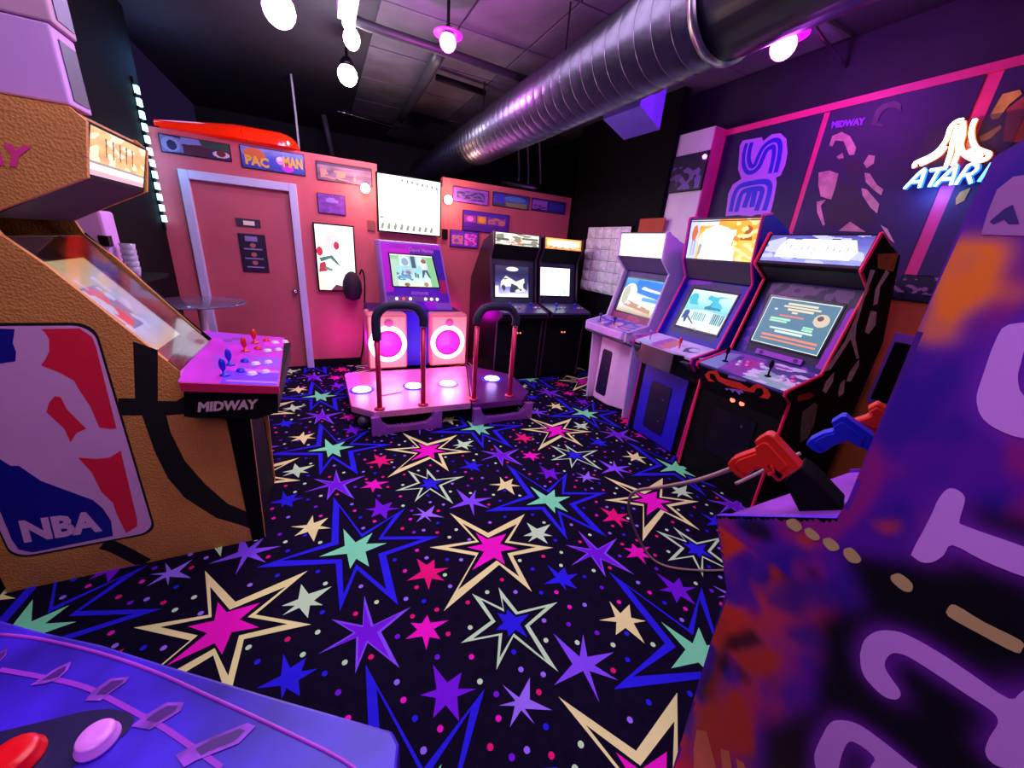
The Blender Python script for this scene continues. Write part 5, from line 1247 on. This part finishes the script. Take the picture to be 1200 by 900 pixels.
for k, (u, c) in enumerate(((.17, 'w'), (.27, 'r'), (.37, 'w'), (.60, 'w'), (.69, 'w'), (.78, 'w'))):
    p = HP(u, .205)
    MB().ring((p[0], p[1] + .004, p[2]), (p[0], p[1] - .012, p[2]), .018, .015, 14).build('lit_button', mat('btn_lit_' + c, '#fff2f0' if c == 'w' else '#ff5a4a', .4, emit=1.6 if c == 'w' else 1.0), dm)
light('rear_glow', 'POINT', (.18, 4.80, .45), 4.2, (.9, .0, 1), .1)
light('rear_glow', 'POINT', (1.50, 5.03, .7), 2.2, (.9, .0, 1), .08)
M_sp = mat('speaker_face', '#f08090', .4, vary=.1)
M_ring = mat('speaker_ring_lit', '#ffe0f0', .4, emit=3.2, ecol='#ffc0e4', vary=0)
M_cone = mat('speaker_cone', '#c81898', .45, emit=.12, ecol='#e018b8')
for x0, x1 in ((.375, .805), (1.07, 1.52)):
    cx = (x0 + x1) / 2 + (.0 if x0 < 1 else -.02)
    bx = MB()
    bx.box(x0, x1, 4.26, 4.60, .2, .835)
    s = bx.build('speaker', M_sp, dm, bevel=.03)
    f = MB()
    f.box(x0 + .02, x1 - .02, 4.25, 4.262, .225, .80)
    f.build('speaker_baffle', mat('speaker_glow', '#ff9a90', .5, emit=.5, ecol='#ff7a70'), s, bevel=.004)
    MB().lathe([(.205, 0), (.205, .015), (.165, .016)], (cx, 4.255, .50), (0, -1, 0), 36).build('ring_light', M_ring, s, smooth_=False)
    MB().lathe([(.158, 0), (.15, .02), (.12, .018), (.06, .022), (.03, .03), (.001, .034)], (cx, 4.25, .50), (0, -1, 0), 36).build('speaker_cone', M_cone, s, smooth_=True)
    MB().lathe([(.048, 0), (.044, .015), (.02, .012), (.001, .016)], (cx + .015, 4.252, .735), (0, -1, 0), 24).build('tweeter', mat('tweeter_mauve', '#b85a98', .4), s, smooth_=True)
    light('speaker_light', 'POINT', (cx, 4.08, .50), 10.0, (1, .2, .55), .12)
MB().box(.81, 1.065, 4.36, 4.42, .2, .83).build('centre_panel', mat('dance_blue', '#2a18c0', .35, vary=.3, vscale=5, emit=.15, ecol='#3018ff'), dm)
# stage
M_st = mat('stage_metal_lit', '#f08ac8', .28, .45, vary=.18, vscale=5, bump=.08, bscale=60)
MB().prism([(.12, 4.15), (.13, 3.28), (.30, 3.10), (1.165, 3.08), (1.50, 4.2), (.14, 4.2)], 2, .145, .205).build('stage_plate', M_st, dm, bevel=.006)  # speaker glare is put into the brighter colour of this share
MB().prism([(1.51, 4.2), (1.175, 3.08), (1.20, 3.05), (1.70, 3.04), (1.86, 3.22), (1.92, 3.78), (1.60, 4.15), (1.55, 4.2)], 2, .145, .205).build('stage_plate', mat('stage_metal_shaded', '#7a3090', .28, .45, vary=.18, vscale=5), dm, bevel=.006)  # same metal in a shaded colour, beyond the edge of the glare
MB().box(.2, 1.75, 3.22, 4.2, .02, .145).build('stage_base', M_black, dm)
M_sl = mat('sensor_white', '#d8dcff', .4, emit=6, ecol='#c8ccff', vary=0)
M_sb = mat('sensor_rim', '#1c1ce0', .4, emit=1.2, ecol='#2020ff', vary=0)
for (x, y) in ((.25, 3.65), (.745, 3.64), (1.10, 3.63), (1.63, 3.68)):
    rg = MB()
    rg.ring((x, y, .205), (x, y, .212), .115, .11, 28)
    r_o = rg.build('foot_sensor', M_sb if x != 1.10 else mat('sensor_pink', '#d858c0', .4), dm)
    MB().ring((x, y, .212), (x, y, .218), .085, .08, 28).build('sensor_lens', M_sl, r_o)
    light('sensor_light', 'POINT', (x, y, .30), 1.0, (.5, .5, 1), .06)
tp = MB()
tp.prism([(.38, 3.45), (.60, 3.5), (.66, 3.62), (.60, 3.86), (.5, 3.92), (.36, 3.84)], 2, .205, .212)
tp.build('step_patch', mat('stage_patch', '#ff9ad8', .3, .3), dm)


def bracket(x0, x1, y, name='front_bracket'):
    b = MB()
    w = x1 - x0
    o_ = [(x0, .17), (x0, 0), (x0 + .06, 0), (x0 + w * .5, .012), (x1 - .06, 0), (x1, 0), (x1, .17), (x1 - .07, .17), (x1 - .09, .11), (x1 - .14, .07), (x0 + w * .5, .065), (x0 + .14, .07), (x0 + .09, .11), (x0 + .07, .17)]
    b.prism(o_, 1, y, y + .05)
    return b.build(name, mat('bracket_mauve', '#a850c0', .4, .3, vary=.15), dm, bevel=.004)


bracket(.27, .88, 3.05)
bracket(1.17, 1.80, 3.0)
wl = MB()
wl.lathe([(.05, 0), (.05, .02), (.035, .025), (.035, .03)], (.22, 3.22, .08), (0, -1, 0), 18)
wl.build('caster_wheel', mat('wheel_grey', '#5a5260', .4), dm, smooth_=True)
M_pole = mat('bar_red', '#d8285a', .3, .3)
M_padf = mat('bar_foam', '#1c1438', .7)
for xa, xb in ((.352, .728), (1.215, 1.60)):
    for x in (xa, xb):
        MB().cyl((x, 3.15, .205), (x, 3.15, .92), .022, 14).build('bar_post', M_pole, dm, smooth_=True)
        MB().lathe([(.045, 0), (.045, .012), (.03, .02)], (x, 3.15, .205), (0, 0, 1), 16).build('post_foot', M_pole, dm, smooth_=True)
    low = .82 if xa < 1 else .95
    MB().tube([(xa, 3.15, low), (xa, 3.15, 1.0), (xa + .05, 3.15, 1.075), (xa + .12, 3.15, 1.1), (xb - .12, 3.15, 1.1), (xb - .05, 3.15, 1.075), (xb, 3.15, 1.0), (xb, 3.15, .93)], .036, 14, 5).build('bar_padding', M_padf, dm, smooth_=True)

# ---------------------------------------------------------------- basketball cabinet on the left (faces +X)
NY = 2.03
nb = root('basketball_cabinet', (-.9, 2.35, 0), 0, 'big brown basketball arcade cabinet with a red, white and blue player emblem, at the left', 'arcade cabinet')
M_ball = mat('basketball_skin', '#dc9448', .6, vary=.12, vscale=5)
# leather dimples
nt_ = M_ball.node_tree
vor = nt_.nodes.new('ShaderNodeTexVoronoi')
vor.inputs['Scale'].default_value = 105
tc_ = nt_.nodes.new('ShaderNodeTexCoord')
bpn = nt_.nodes.new('ShaderNodeBump')
bpn.inputs['Strength'].default_value = .8
bpn.inputs['Distance'].default_value = .003
nt_.links.new(tc_.outputs['Object'], vor.inputs['Vector'])
nt_.links.new(vor.outputs['Distance'], bpn.inputs['Height'])
nt_.links.new(bpn.outputs['Normal'], nt_.nodes['Principled BSDF'].inputs['Normal'])
outl = [(-1.36, 0), (-.40, 0), (-.375, .74), (-.585, .80), (-.60, .975), (-.91, 1.405), (-1.0, 1.505), (-1.02, 1.565), (-.735, 1.72), (-.70, 1.90), (-.735, 1.935), (-1.36, 1.94)]
NW = .57
s1 = MB().prism(outl, 1, NY, NY + .02).build('side_panel', M_ball, nb)
MB().prism(outl, 1, NY + NW - .02, NY + NW).build('side_panel', M_ball, nb)
MB().box(-1.36, -.74, NY + .02, NY + NW - .02, 1.90, 1.93).build('top_panel', M_ball, nb)
MB().box(-1.36, -1.34, NY + .02, NY + NW - .02, .02, 1.9).build('back_panel', M_black, nb)
fm = MB().box(-.42, -.405, NY + .02, NY + NW - .02, 0, .76).build('front_panel', M_black, nb)
MB().prism([(-.458, 0), (-.40, 0), (-.375, .74), (-.47, .76)], 1, NY - .006, NY).build('corner_post', M_black, nb)
# marquee (x,z line from (-.745,1.735) to (-.705,1.90))
def NPx(xa, za, xb, zb, y0, y1, o):
    d = Vector((xb - xa, zb - za)).normalized()
    n_ = Vector((d.y, -d.x))
    return lambda u, v: (xa + (xb - xa) * v + n_.x * o, y0 + (y1 - y0) * u, za + (zb - za) * v + n_.y * o)
mq = MB()
mq.prism([(-.745, 1.72), (-.702, 1.905), (-.75, 1.905), (-.79, 1.72)], 1, NY + .02, NY + NW - .02)
mq.build('marquee_box', M_black, nb)
NM = PN(['#ffd0a0', '#f8a860', '#ffb478'], [('r', (0, .12, 1, .25), '#ffffff'), ('r', (0, .25, 1, .3), '#a08888'), ('r', (0, 0, 1, .1), '#d8a8c0'), ('n', (0, .3, 1, 1, 7, 2, .12), '#ffe4c0')] +
        [('p', [(.25 + i * .12, .45), (.27 + i * .12, .45), (.25 + i * .12, .85), (.22 + i * .12, .85)], '#7a3a30') for i in range(5)], 3, .2)
art('marquee', NPx(-.742, 1.735, -.703, 1.895, NY + .03, NY + .53, .003), 50, 30, NM, M_lit, nb)
MB().prism([(-1.02, 1.56), (-.745, 1.72), (-.76, 1.735), (-1.03, 1.58)], 1, NY + .02, NY + NW - .02).build('speaker_panel', mat('dark_plum', '#241424', .6), nb)
# screen under glass, recessed below the glass line
NS = PN(['#e8dca0', '#d8e8f0', '#c8dcf0', '#e8e0a8', '#d8c870'], [('r', (.25, .25, .65, .72), '#8a98b0'), ('e', (.4, .4, .12, .12), '#ff5a50'), ('e', (.45, .62, .1, .1), '#ff6a60'), ('n', (.2, .2, .8, .8, 9, 2, .2), '#e8f8ff'),
                                                        ('r', (.3, .3, .34, .7), '#ffffff')], 5, .05)
art('screen', NPx(-.72, 1.03, -1.01, 1.40, NY + .06, NY + NW - .06, .0), 50, 50, NS, print_mat('monitor_picture_soft', .9), nb)
MB().prism([(-.615, .985), (-.73, 1.0), (-1.06, 1.42), (-1.02, 1.5)], 1, NY + .02, NY + .03).build('inner_wall', M_black, nb)
MB().prism([(-1.06, 1.40), (-.70, .97), (-.72, .955), (-1.08, 1.385)], 1, NY + .02, NY + NW - .02).build('bezel', M_blackg, nb)
gl = MB().prism([(-1.0, 1.50), (-.60, .978), (-.604, .975), (-1.004, 1.497)], 1, NY + .005, NY + NW - .005)
gl.build('front_glass', mat('tinted_glass', '#e8dcff', .05, vary=0, trans=1.0), nb)
MB().tube([(-1.0, NY + NW - .005, 1.51), (-.6, NY + NW - .005, .985)], .006, 6, 1).build('glass_edge', M_blackg, nb)
# control panel
CPX0, CPX1, CPY0, CPY1 = -.615, -.225, 1.885, 2.82
NZ = lambda x: .928 + (-.222 - x) * .135
cpv = [(-.565, CPY0), (CPX1, CPY0), (CPX1 - .04, CPY1), (-.72, 2.80), (-.66, 2.4), (-.60, 2.03)]
n6 = len(cpv)
MB().add([(x, y, NZ(x) - .02) for x, y in cpv] + [(x, y, NZ(x)) for x, y in cpv], [tuple(range(n6)), tuple(range(n6, 2 * n6))] + [(i, (i + 1) % n6, (i + 1) % n6 + n6, i + n6) for i in range(n6)]).build('control_panel', mat('cp_magenta', '#e020d0', .3, vary=.1), nb)
cpn = [o for o in nb.children if o.name.startswith('control_panel')][0]
NC = PN('#d018d0', [('n', (0, 0, 1, 1, 4, 2, .1), '#b030d8'), ('r', (.4, 0, 1, .2), '#7a28ff'), ('r', (.45, .03, 1, .06), '#c070ff'), ('r', (.5, .2, 1, .24), '#e060f0'), ('r', (.7, .3, 1, .5), '#a048e8'), ('r', (.75, .75, 1, .95), '#e010d8'),
                    ('e', (.3, .8, .06, .04), '#9028b0'), ('e', (.4, .86, .06, .04), '#9028b0')], 6, .15)
art('panel_print', lambda u, v: (-.575 - .09 * v + (.345 + .06 * v) * u, 1.892 + .91 * v, NZ(-.575 - .09 * v + (.345 + .06 * v) * u) + .0012), 50, 60, NC, M_print, cpn)
MB().prism([(-.567, NZ(-.567) + .002), (CPX1 + .004, NZ(CPX1) + .002), (CPX1 + .004, NZ(CPX1) - .034), (-.567, NZ(-.567) - .036)], 1, CPY0 - .008, CPY0).build('panel_edge', mat('edge_red', '#d02058', .4), nb)
MB().prism([(-.56, .95), (CPX1 - .004, .90), (CPX1 - .014, .80), (CPX1 - .1, .775), (-.55, .81), (-.58, .82)], 1, CPY0 + .005, CPY1 - .01).build('panel_box', M_black, nb)
a = D['midway'][0]
lettering('MIDWAY', (a[0][0], CPY0 + .003, a[0][1]), (a[1][0], CPY0 + .003, a[1][1]), (a[2][0], CPY0 + .003, a[2][1]), mat('midway_white', '#d8b0b8', .5), nb, bold=.05)
for (x, y, m) in ((-.44, 2.0, M_blue), (-.445, 2.16, M_blue), (-.42, 2.42, M_red), (-.40, 2.62, M_red)):
    stick(nb, IDM, x, y, NZ(x), m, False, .045)
    button(nb, IDM, x + .10, y + .03, NZ(x + .10) + .001, mat('button_white', '#f4eaff', .3), .018)
    button(nb, IDM, x + .05, y + .07, NZ(x + .05) + .001, (M_blue, M_red)[m is M_red], .016)
    button(nb, IDM, x + .15, y + .07, NZ(x + .15) + .001, mat('button_white', '#f4eaff', .3), .016)
# prints
YP = NY - .0008
MB().sheet(D['seams'][:1], 'Y', YP).build('ball_seam', mat('seam_black', '#0c0608', .7), s1)
MB().ribbon([(-.90, .0), (-.98, .12), (-1.02, .16)], .06, 'Y', YP).build('ball_seam', mat('seam_black', '#0c0608', .7), s1)
rr = .06
px0, px1, pz0, pz1 = -1.30, -.835, .175, 1.185


def rrect(x0, x1, z0, z1, r):
    o_ = []
    for cx, cz, a0 in ((x1 - r, z1 - r, 0), (x0 + r, z1 - r, 90), (x0 + r, z0 + r, 180), (x1 - r, z0 + r, 270)):
        for k in range(7):
            an = math.radians(a0 + 15 * k)
            o_.append((cx + r * math.cos(an), cz + r * math.sin(an)))
    return o_


MB().sheet([rrect(px0 - .006, px1 + .008, pz0 - .01, pz1 + .012, rr)], 'Y', YP - .0002).build('emblem_outline', mat('seam_black', '#0c0608', .7), s1)
MB().sheet([rrect(px0, px1, pz0, pz1, rr)], 'Y', YP - .0008).build('emblem_plate', mat('emblem_white', '#f4b4ec', .5, vary=.04), s1)
for p in D['nba_red']:
    MB().sheet([p], 'Y', YP - .0016).build('emblem_red_field', mat('nba_red', '#ff2248', .5, vary=.05), s1)
for p in D['nba_blue']:
    MB().sheet([[(max(x, px0 + .02), z) for x, z in p]], 'Y', YP - .0016).build('emblem_blue_field', mat('nba_blue', '#1a1298', .5, vary=.05), s1)
a = D['nba_text'][0]
YT = YP - .0024
lettering('NBA', (a[0][0], YT, a[0][1]), (a[1][0], YT, a[1][1]), (a[2][0], YT, a[2][1]), mat('emblem_white', '#d090c8', .5), s1, bold=.05)
a = D['midway_pink'][0]
dx = a[1][0] - a[0][0]
lettering('MIDWAY', (a[1][0] - dx * 4.4, YT, a[0][1] + .00), (a[1][0] + .005, YT, a[1][1] - .0), (a[1][0] - dx * 4.3, YT, a[2][1]), mat('midway_pink', '#ff3c9c', .5), s1, bold=.05, shear=.3)
# boxes standing on top of the cabinet
M_box = mat('white_board', '#d8a0e8', .7, vary=.04)
for z0, z1, x1, l in ((1.942, 2.165, -.735, 'large white box lying on top of the basketball cabinet'), (2.168, 2.5, -.725, 'second white box, stacked on the box over the basketball cabinet')):
    t = MB().box(-1.34, x1, 2.045, 2.20, z0, z1).build('storage_box', M_box if z0 < 2 else mat('white_board_pale', '#c898b8', .7), label=l, cat='box', bevel=.006)
    MB().box(x1 + .0, x1 + .003, 2.08, 2.185, z0 + .02, z1 - .03).build('box_sticker', mat('sticker_violet', '#35205c', .5), t)

# items at the left wall and the glass table beyond
sh = MB().box(-1.38, -1.05, 3.1, 3.75, 1.20, 1.225).build('wall_shelf', M_black, label='black shelf on the left wall behind the basketball cabinet', cat='shelf')
t = root('paper_dispenser', (-1.25, 3.3, 1.225), 0, 'white plastic dispenser on the shelf behind the basketball cabinet', 'dispenser')
MB().box(-1.33, -1.16, 3.25, 3.42, 1.226, 1.62).build('dispenser_body', M_box, t, bevel=.015)
MB().box(-1.20, -1.155, 3.245, 3.3, 1.42, 1.48).build('dispenser_slot', M_blackg, t)
t = MB()
for k in range(5):
    t.ring((-1.10, 3.32, 1.227 + k * .035), (-1.10, 3.32, 1.30 + k * .035), .03, .04, 16)
t.build('cup_stack', mat('clear_cup', '#e8e0ff', .1, vary=0, trans=.6), label='stack of clear plastic cups on the left wall shelf', cat='cups', smooth_=True)
gt = root('glass_table', (-1.0, 4.25, 0), 0, 'small round clear-topped table beside the door', 'table')
MB().lathe([(.33, 0), (.345, .006), (.345, .014), (.33, .02)], (-1.0, 4.2, .93), (0, 0, 1), 36).build('table_top', mat('clear_glass_top', '#d8c8ff', .08, vary=0, trans=.85), gt, smooth_=True)
MB().cyl((-1.0, 4.2, .02), (-1.0, 4.2, .93), .03, 14).build('table_leg', M_white, gt, smooth_=True)
MB().lathe([(.2, 0), (.2, .015), (.04, .03)], (-1.0, 4.2, 0), (0, 0, 1), 24).build('table_base', M_metal, gt, smooth_=True)

# ---------------------------------------------------------------- light-gun cabinet at the right (faces +Y, its side towards the camera)
GX = .9
gc = root('gun_cabinet', (1.26, 0, 0), 0, 'dark purple gun game cabinet with big lilac letters on its side, at the right', 'arcade cabinet')
M_gs = mat('gun_side_violet', '#5a10a0', .55, vary=.35, vscale=5)
go = [(-.7, 0), (.372, 0), (.405, .80), (.47, .93), (.49, .972), (.262, 1.141), (.258, 1.19), (.272, 1.67), (.270, 1.785), (.24, 1.81), (-.7, 1.86)]
gs = MB().prism(go, 0, GX, GX + .02).build('side_panel', M_gs, gc)
MB().prism(go, 0, 1.60, 1.62).build('side_panel', M_gs, gc)
MB().box(GX + .02, 1.60, .345, .365, 0, .80).build('front_panel', M_black, gc)
MB().box(GX + .02, 1.60, -.7, -.68, 0, 1.8).build('back_panel', M_black, gc)
MB().prism([(.47, .93), (.485, .965), (.262, 1.12), (.245, 1.09)], 0, GX + .02, 1.60).build('gun_ledge', mat('ledge_violet', '#b050e0', .3, vary=.3, vscale=8), gc)
MB().prism([(.484, .966), (.490, .973), (.262, 1.142), (.255, 1.135)], 0, GX + .0, GX + .024).build('ledge_edge', mat('ledge_edge', '#7a40ff', .25), gc)
MB().prism([(.23, 1.19), (.24, 1.62), (.225, 1.62), (.10, 1.19)], 0, GX + .02, 1.60).build('screen_glass', M_blackg, gc)
MB().prism([(.268, 1.67), (.266, 1.78), (.25, 1.78), (.25, 1.67)], 0, GX + .02, 1.60).build('marquee', mat('gun_marquee', '#8040c0', .4), gc)
MB().box(GX + .02, 1.60, -.68, .24, 1.79, 1.81).build('top_panel', M_black, gc)


def soft_side():
    """airbrushed side print: blurred fields of black, indigo, rust and flame with a glow round the letters"""
    import numpy as np
    Y0, Y1, Z0, Z1, st = -.69, .49, .004, 1.84, .0085
    ny, nz = int((Y1 - Y0) / st), int((Z1 - Z0) / st)
    ys = [Y0 + (Y1 - Y0) * i / ny for i in range(ny + 1)]
    zs = [Z0 + (Z1 - Z0) * j / nz for j in range(nz + 1)]

    def mask(polys, blur):
        m = np.zeros((nz + 1, ny + 1))
        for p in polys:
            xa, xb = min(q[0] for q in p), max(q[0] for q in p)
            za, zb_ = min(q[1] for q in p), max(q[1] for q in p)
            for j, z in enumerate(zs):
                if za <= z <= zb_:
                    for i_, y_ in enumerate(ys):
                        if xa <= y_ <= xb and pip(y_, z, p):
                            m[j, i_] = 1
        for _ in range(blur):
            q = np.pad(m, 1, mode='edge')
            m = (q[:-2, 1:-1] + q[2:, 1:-1] + q[1:-1, :-2] + q[1:-1, 2:] + 2 * q[1:-1, 1:-1]) / 6
        return m
    N = np.array([[[noise.noise(Vector((y_ * 9, z * 6, k * 5.1))) + .5 * noise.noise(Vector((y_ * 24, z * 14, k * 3.7))) for k in range(3)] for y_ in ys] for z in zs])
    c = np.zeros((nz + 1, ny + 1, 3))
    A_ = lambda h: np.array(lin(h))

    def over(c, m, col):
        m = np.clip(m, 0, 1)[..., None]
        return c * (1 - m) + A_(col) * m
    c = c + A_('#5c14a4')
    c = over(c, np.clip(N[..., 0] * 2 + .3, 0, 1), '#3a149c')
    c = over(c, np.clip(N[..., 1] * 2.2 - .1, 0, .75), '#a01c78')
    front = np.array([[max(0.0, min(1.0, (y_ - .16) / .2)) if z < .95 else 0.0 for y_ in ys] for z in zs])
    c = over(c, front * np.clip(N[..., 2] * 2.6 + .55, 0, 1), '#e03a20')
    c = over(c, front * np.clip(N[..., 0] * 3 - .55, 0, 1), '#240a20')
    c = over(c, mask(D['g_blue'], 3) * .8, '#30128c')
    c = over(c, mask(D['g_dark'][:1], 7), '#07040c')
    c = over(c, mask(D['g_dark'][1:], 2) * .9, '#10060c')
    c = over(c, np.clip(mask(D['g_orange2'], 5) * 1.4, 0, 1) * np.clip(.95 + N[..., 1] * .8, 0, 1), '#ff8426')
    c = over(c, mask(D['g_orange'], 2) * np.clip(.8 + N[..., 2], 0, 1), '#c83a20')
    L = D['g_letters'] + D['g_letter_u']
    c = over(c, np.clip(mask(L, 10) * 1.25, 0, .9), '#8a28c8')
    ok = lambda y_, z: pip(y_, z, go)
    b = MB()
    b.v = [Vector((GX - .0008, y_, z)) for z in zs for y_ in ys]
    W_ = ny + 1
    for j in range(nz):
        for i_ in range(ny):
            if ok(ys[i_], zs[j]) and ok(ys[i_ + 1], zs[j]) and ok(ys[i_], zs[j + 1]) and ok(ys[i_ + 1], zs[j + 1]):
                b.f.append((j * W_ + i_, j * W_ + i_ + 1, (j + 1) * W_ + i_ + 1, (j + 1) * W_ + i_))
                b.c.append([tuple(c[j, i_]), tuple(c[j, i_ + 1]), tuple(c[j + 1, i_ + 1]), tuple(c[j + 1, i_])])
    b.build('airbrushed_print', print_mat('printed_picture', 0, .45), gs)


soft_side()
for key, m, nm in (('g_yel', mat('gun_salmon', '#e88048', .5, vary=.2), 'salmon_streak'), ('g_dots', mat('gun_dots', '#c8b070', .5, vary=.1), 'pale_dot')):
    for p in D[key]:
        p = [(max(-.69, min(y_, .4)), max(.002, z)) for y_, z in p]
        q = MB()
        if key == 'g_dots':
            q.sheet([[tuple(v_) for v_ in smooth(p + [p[0]], 3)[:-1]]], 'X', GX - .0018)
        else:
            q.sheet([p], 'X', GX - .0018)
        q.build(nm, m, gs)
MB().sheet([D['g_sign'][0]], 'X', GX - .0018).build('logo_field', mat('logo_mauve', '#b070b8', .5, vary=.15), gs)
MB().sheet([D['g_sign'][1]], 'X', GX - .0022).build('logo_letter', mat('logo_navy', '#3a2078', .5), gs)
M_gl = mat('gun_letter', '#e09cff', .5, vary=.04)
for p in D['g_letters'] + D['g_letter_u']:
    pp = MB()
    pp.sheet([[tuple(v_) for v_ in smooth(p + [p[0]], 3)[:-1]]], 'X', GX - .002)
    pp.build('side_letter', M_gl, gs)


def gframe(off):
    n = Vector((.93, .36, 0)).normalized()
    e = Vector((n.y, -n.x, 0))
    o = Vector((1.0, .42, 0)) + n * off
    return Matrix(((e.x, n.x, 0, o.x), (e.y, n.y, 0, o.y), (0, 0, 1, 0), (0, 0, 0, 1)))


MB(gframe(.03)).prism(D['holster'][0], 1, -.03, .06).build('gun_holster', M_black, gc, bevel=.004)
MB().box(1.2, 1.32, .26, .34, 1.08, 1.2).build('gun_holster', M_black, gc, bevel=.004)
MB().box(1.34, 1.58, .27, .33, 1.07, 1.135).build('ledge_box', mat('ledge_pink', '#d860d0', .4), gc, bevel=.004)


def toy_gun(name, label, key, off, m, hole=None):
    fr_ = gframe(off)
    ps = D[key][0]
    cx = sum(p[0] for p in ps) / len(ps)
    loc = fr_ @ Vector((cx, 0, min(p[1] for p in ps)))
    t = root(name, loc, 0, label, 'toy gun', 'tethered light guns')
    MB(fr_).prism(ps, 1, -.02, .02).build('gun_body', m, t, bevel=.008)
    # raised grip plate and slide rib
    g = [(cx + (p[0] - cx) * .72, sum(q[1] for q in ps) / len(ps) + (p[1] - sum(q[1] for q in ps) / len(ps)) * .72) for p in ps]
    MB(fr_).prism(g, 1, -.024, .024).build('gun_shell', m, t, bevel=.003)
    if hole:
        MB(fr_).prism(hole, 1, -.0255, .0255).build('trigger_opening', M_black, t)
        hx = sum(p[0] for p in hole) / len(hole)
        hz = sum(p[1] for p in hole) / len(hole)
        MB(fr_).tube([(hx - .012, -.028, hz + .012), (hx - .004, -.028, hz), (hx - .012, -.028, hz - .012)], .004, 6, 3).build('trigger', M_red, t)
    return t


toy_gun('toy_gun', 'orange-red plastic gun, nearest of the three on the black holster', 'gun1', 0, M_red, D['gun1'][1])
toy_gun('toy_gun', 'blue plastic gun between the two red ones', 'gun2', .16, M_blue, None)
toy_gun('toy_gun', 'red plastic gun half hidden behind the purple cabinet side', 'gun3', .30, M_red, None)
MB().tube(D['cable1'], .0065, 8, 5).build('gun_cable', mat('cable_tan', '#a88a80', .5), label='pale cable looping from the near red gun down to the floor', cat='cable', smooth_=True)
MB().tube(D['cable2'], .005, 8, 5).build('gun_cable', mat('cable_tan', '#a88a80', .5), label='pale cable running from the blue gun behind the near red gun', cat='cable', smooth_=True)

# ---------------------------------------------------------------- spiked control panel in the near left corner
pz = .95
pk = root('corner_cabinet', (-.5, .4, 0), 0, 'blue and purple control panel with printed spikes, in the near left corner', 'arcade cabinet')
edge = D['p95'][0][:8]
poly = edge + [(.02, .25), (-.12, .12), (-.95, .12), (-1.05, .75), (-.95, 1.02)]
M_pp = mat('panel_indigo', '#3c1cc4', .35, vary=.6, vscale=6)
slab = MB().prism(poly, 2, pz - .045, pz).build('control_panel', M_pp, pk, bevel=.004)
inn = [(-.45 + (x + .45) * .82, .45 + (y_ - .45) * .78) for x, y_ in poly]
MB().prism(inn, 2, .0, pz - .045).build('cabinet_body', M_black, pk)
zt = pz + .0012


def rib(key, w, m, nm, z=zt):
    MB().ribbon(D[key][0], w, 'Z', z).build(nm, m, slab)


rid = D['p_ridge'][0]
MB().tube([(x, y_, pz + .0005) for x, y_ in rid], .0025, 8, 3).build('panel_ridge', mat('ridge_pink', '#b040d0', .35, vary=.3), slab, smooth_=True)
lower = [p for p in rid] + [(-.1, .12), (-.95, .12), (-1.0, .5)]
rib('p_ridge2', .006, mat('line_magenta', '#9a28c8', .5), 'printed_line')
MB().sheet(D['p_dark'], 'Z', zt + .0003).build('dark_oval', mat('oval_navy', '#1c0c48', .4, vary=.2), slab)
for p in D['p_spikes']:
    MB().sheet([p], 'Z', zt + .0006).build('spike_highlight', mat('spike_mauve', '#8a34c0', .5, vary=.5, vscale=40), slab)
    cx = sum(q[0] for q in p) / len(p)
    cy = sum(q[1] for q in p) / len(p)
    tipx = max(p, key=lambda q: q[0])
    g = [(cx + (x - cx) * .62 + (tipx[0] - cx) * .12, cy + (y_ - cy) * .62 + (tipx[1] - cy) * .12) for x, y_ in p]
    MB().sheet([g], 'Z', zt + .0009).build('spike_print', mat('spike_dark', '#4a1478', .4, vary=.2), slab)
for (x, y_), m, r in ((D['p_btn'][0][0], mat('button_lilac', '#f090ff', .25, vary=.02), .019), (D['p_btn'][0][1], mat('button_red', '#f01020', .25, vary=.02), .024), ((-.36, .435), mat('button_blue', '#3a30f0', .25), .019)):
    MB().lathe([(r * 1.15, 0), (r * 1.15, .004), (r * 1.02, .006), (r, .014), (r * .9, .017), (r * .3, .0165)], (x, y_, pz + .0015), (0, 0, 1), 24).build('push_button', m, pk, smooth_=True)
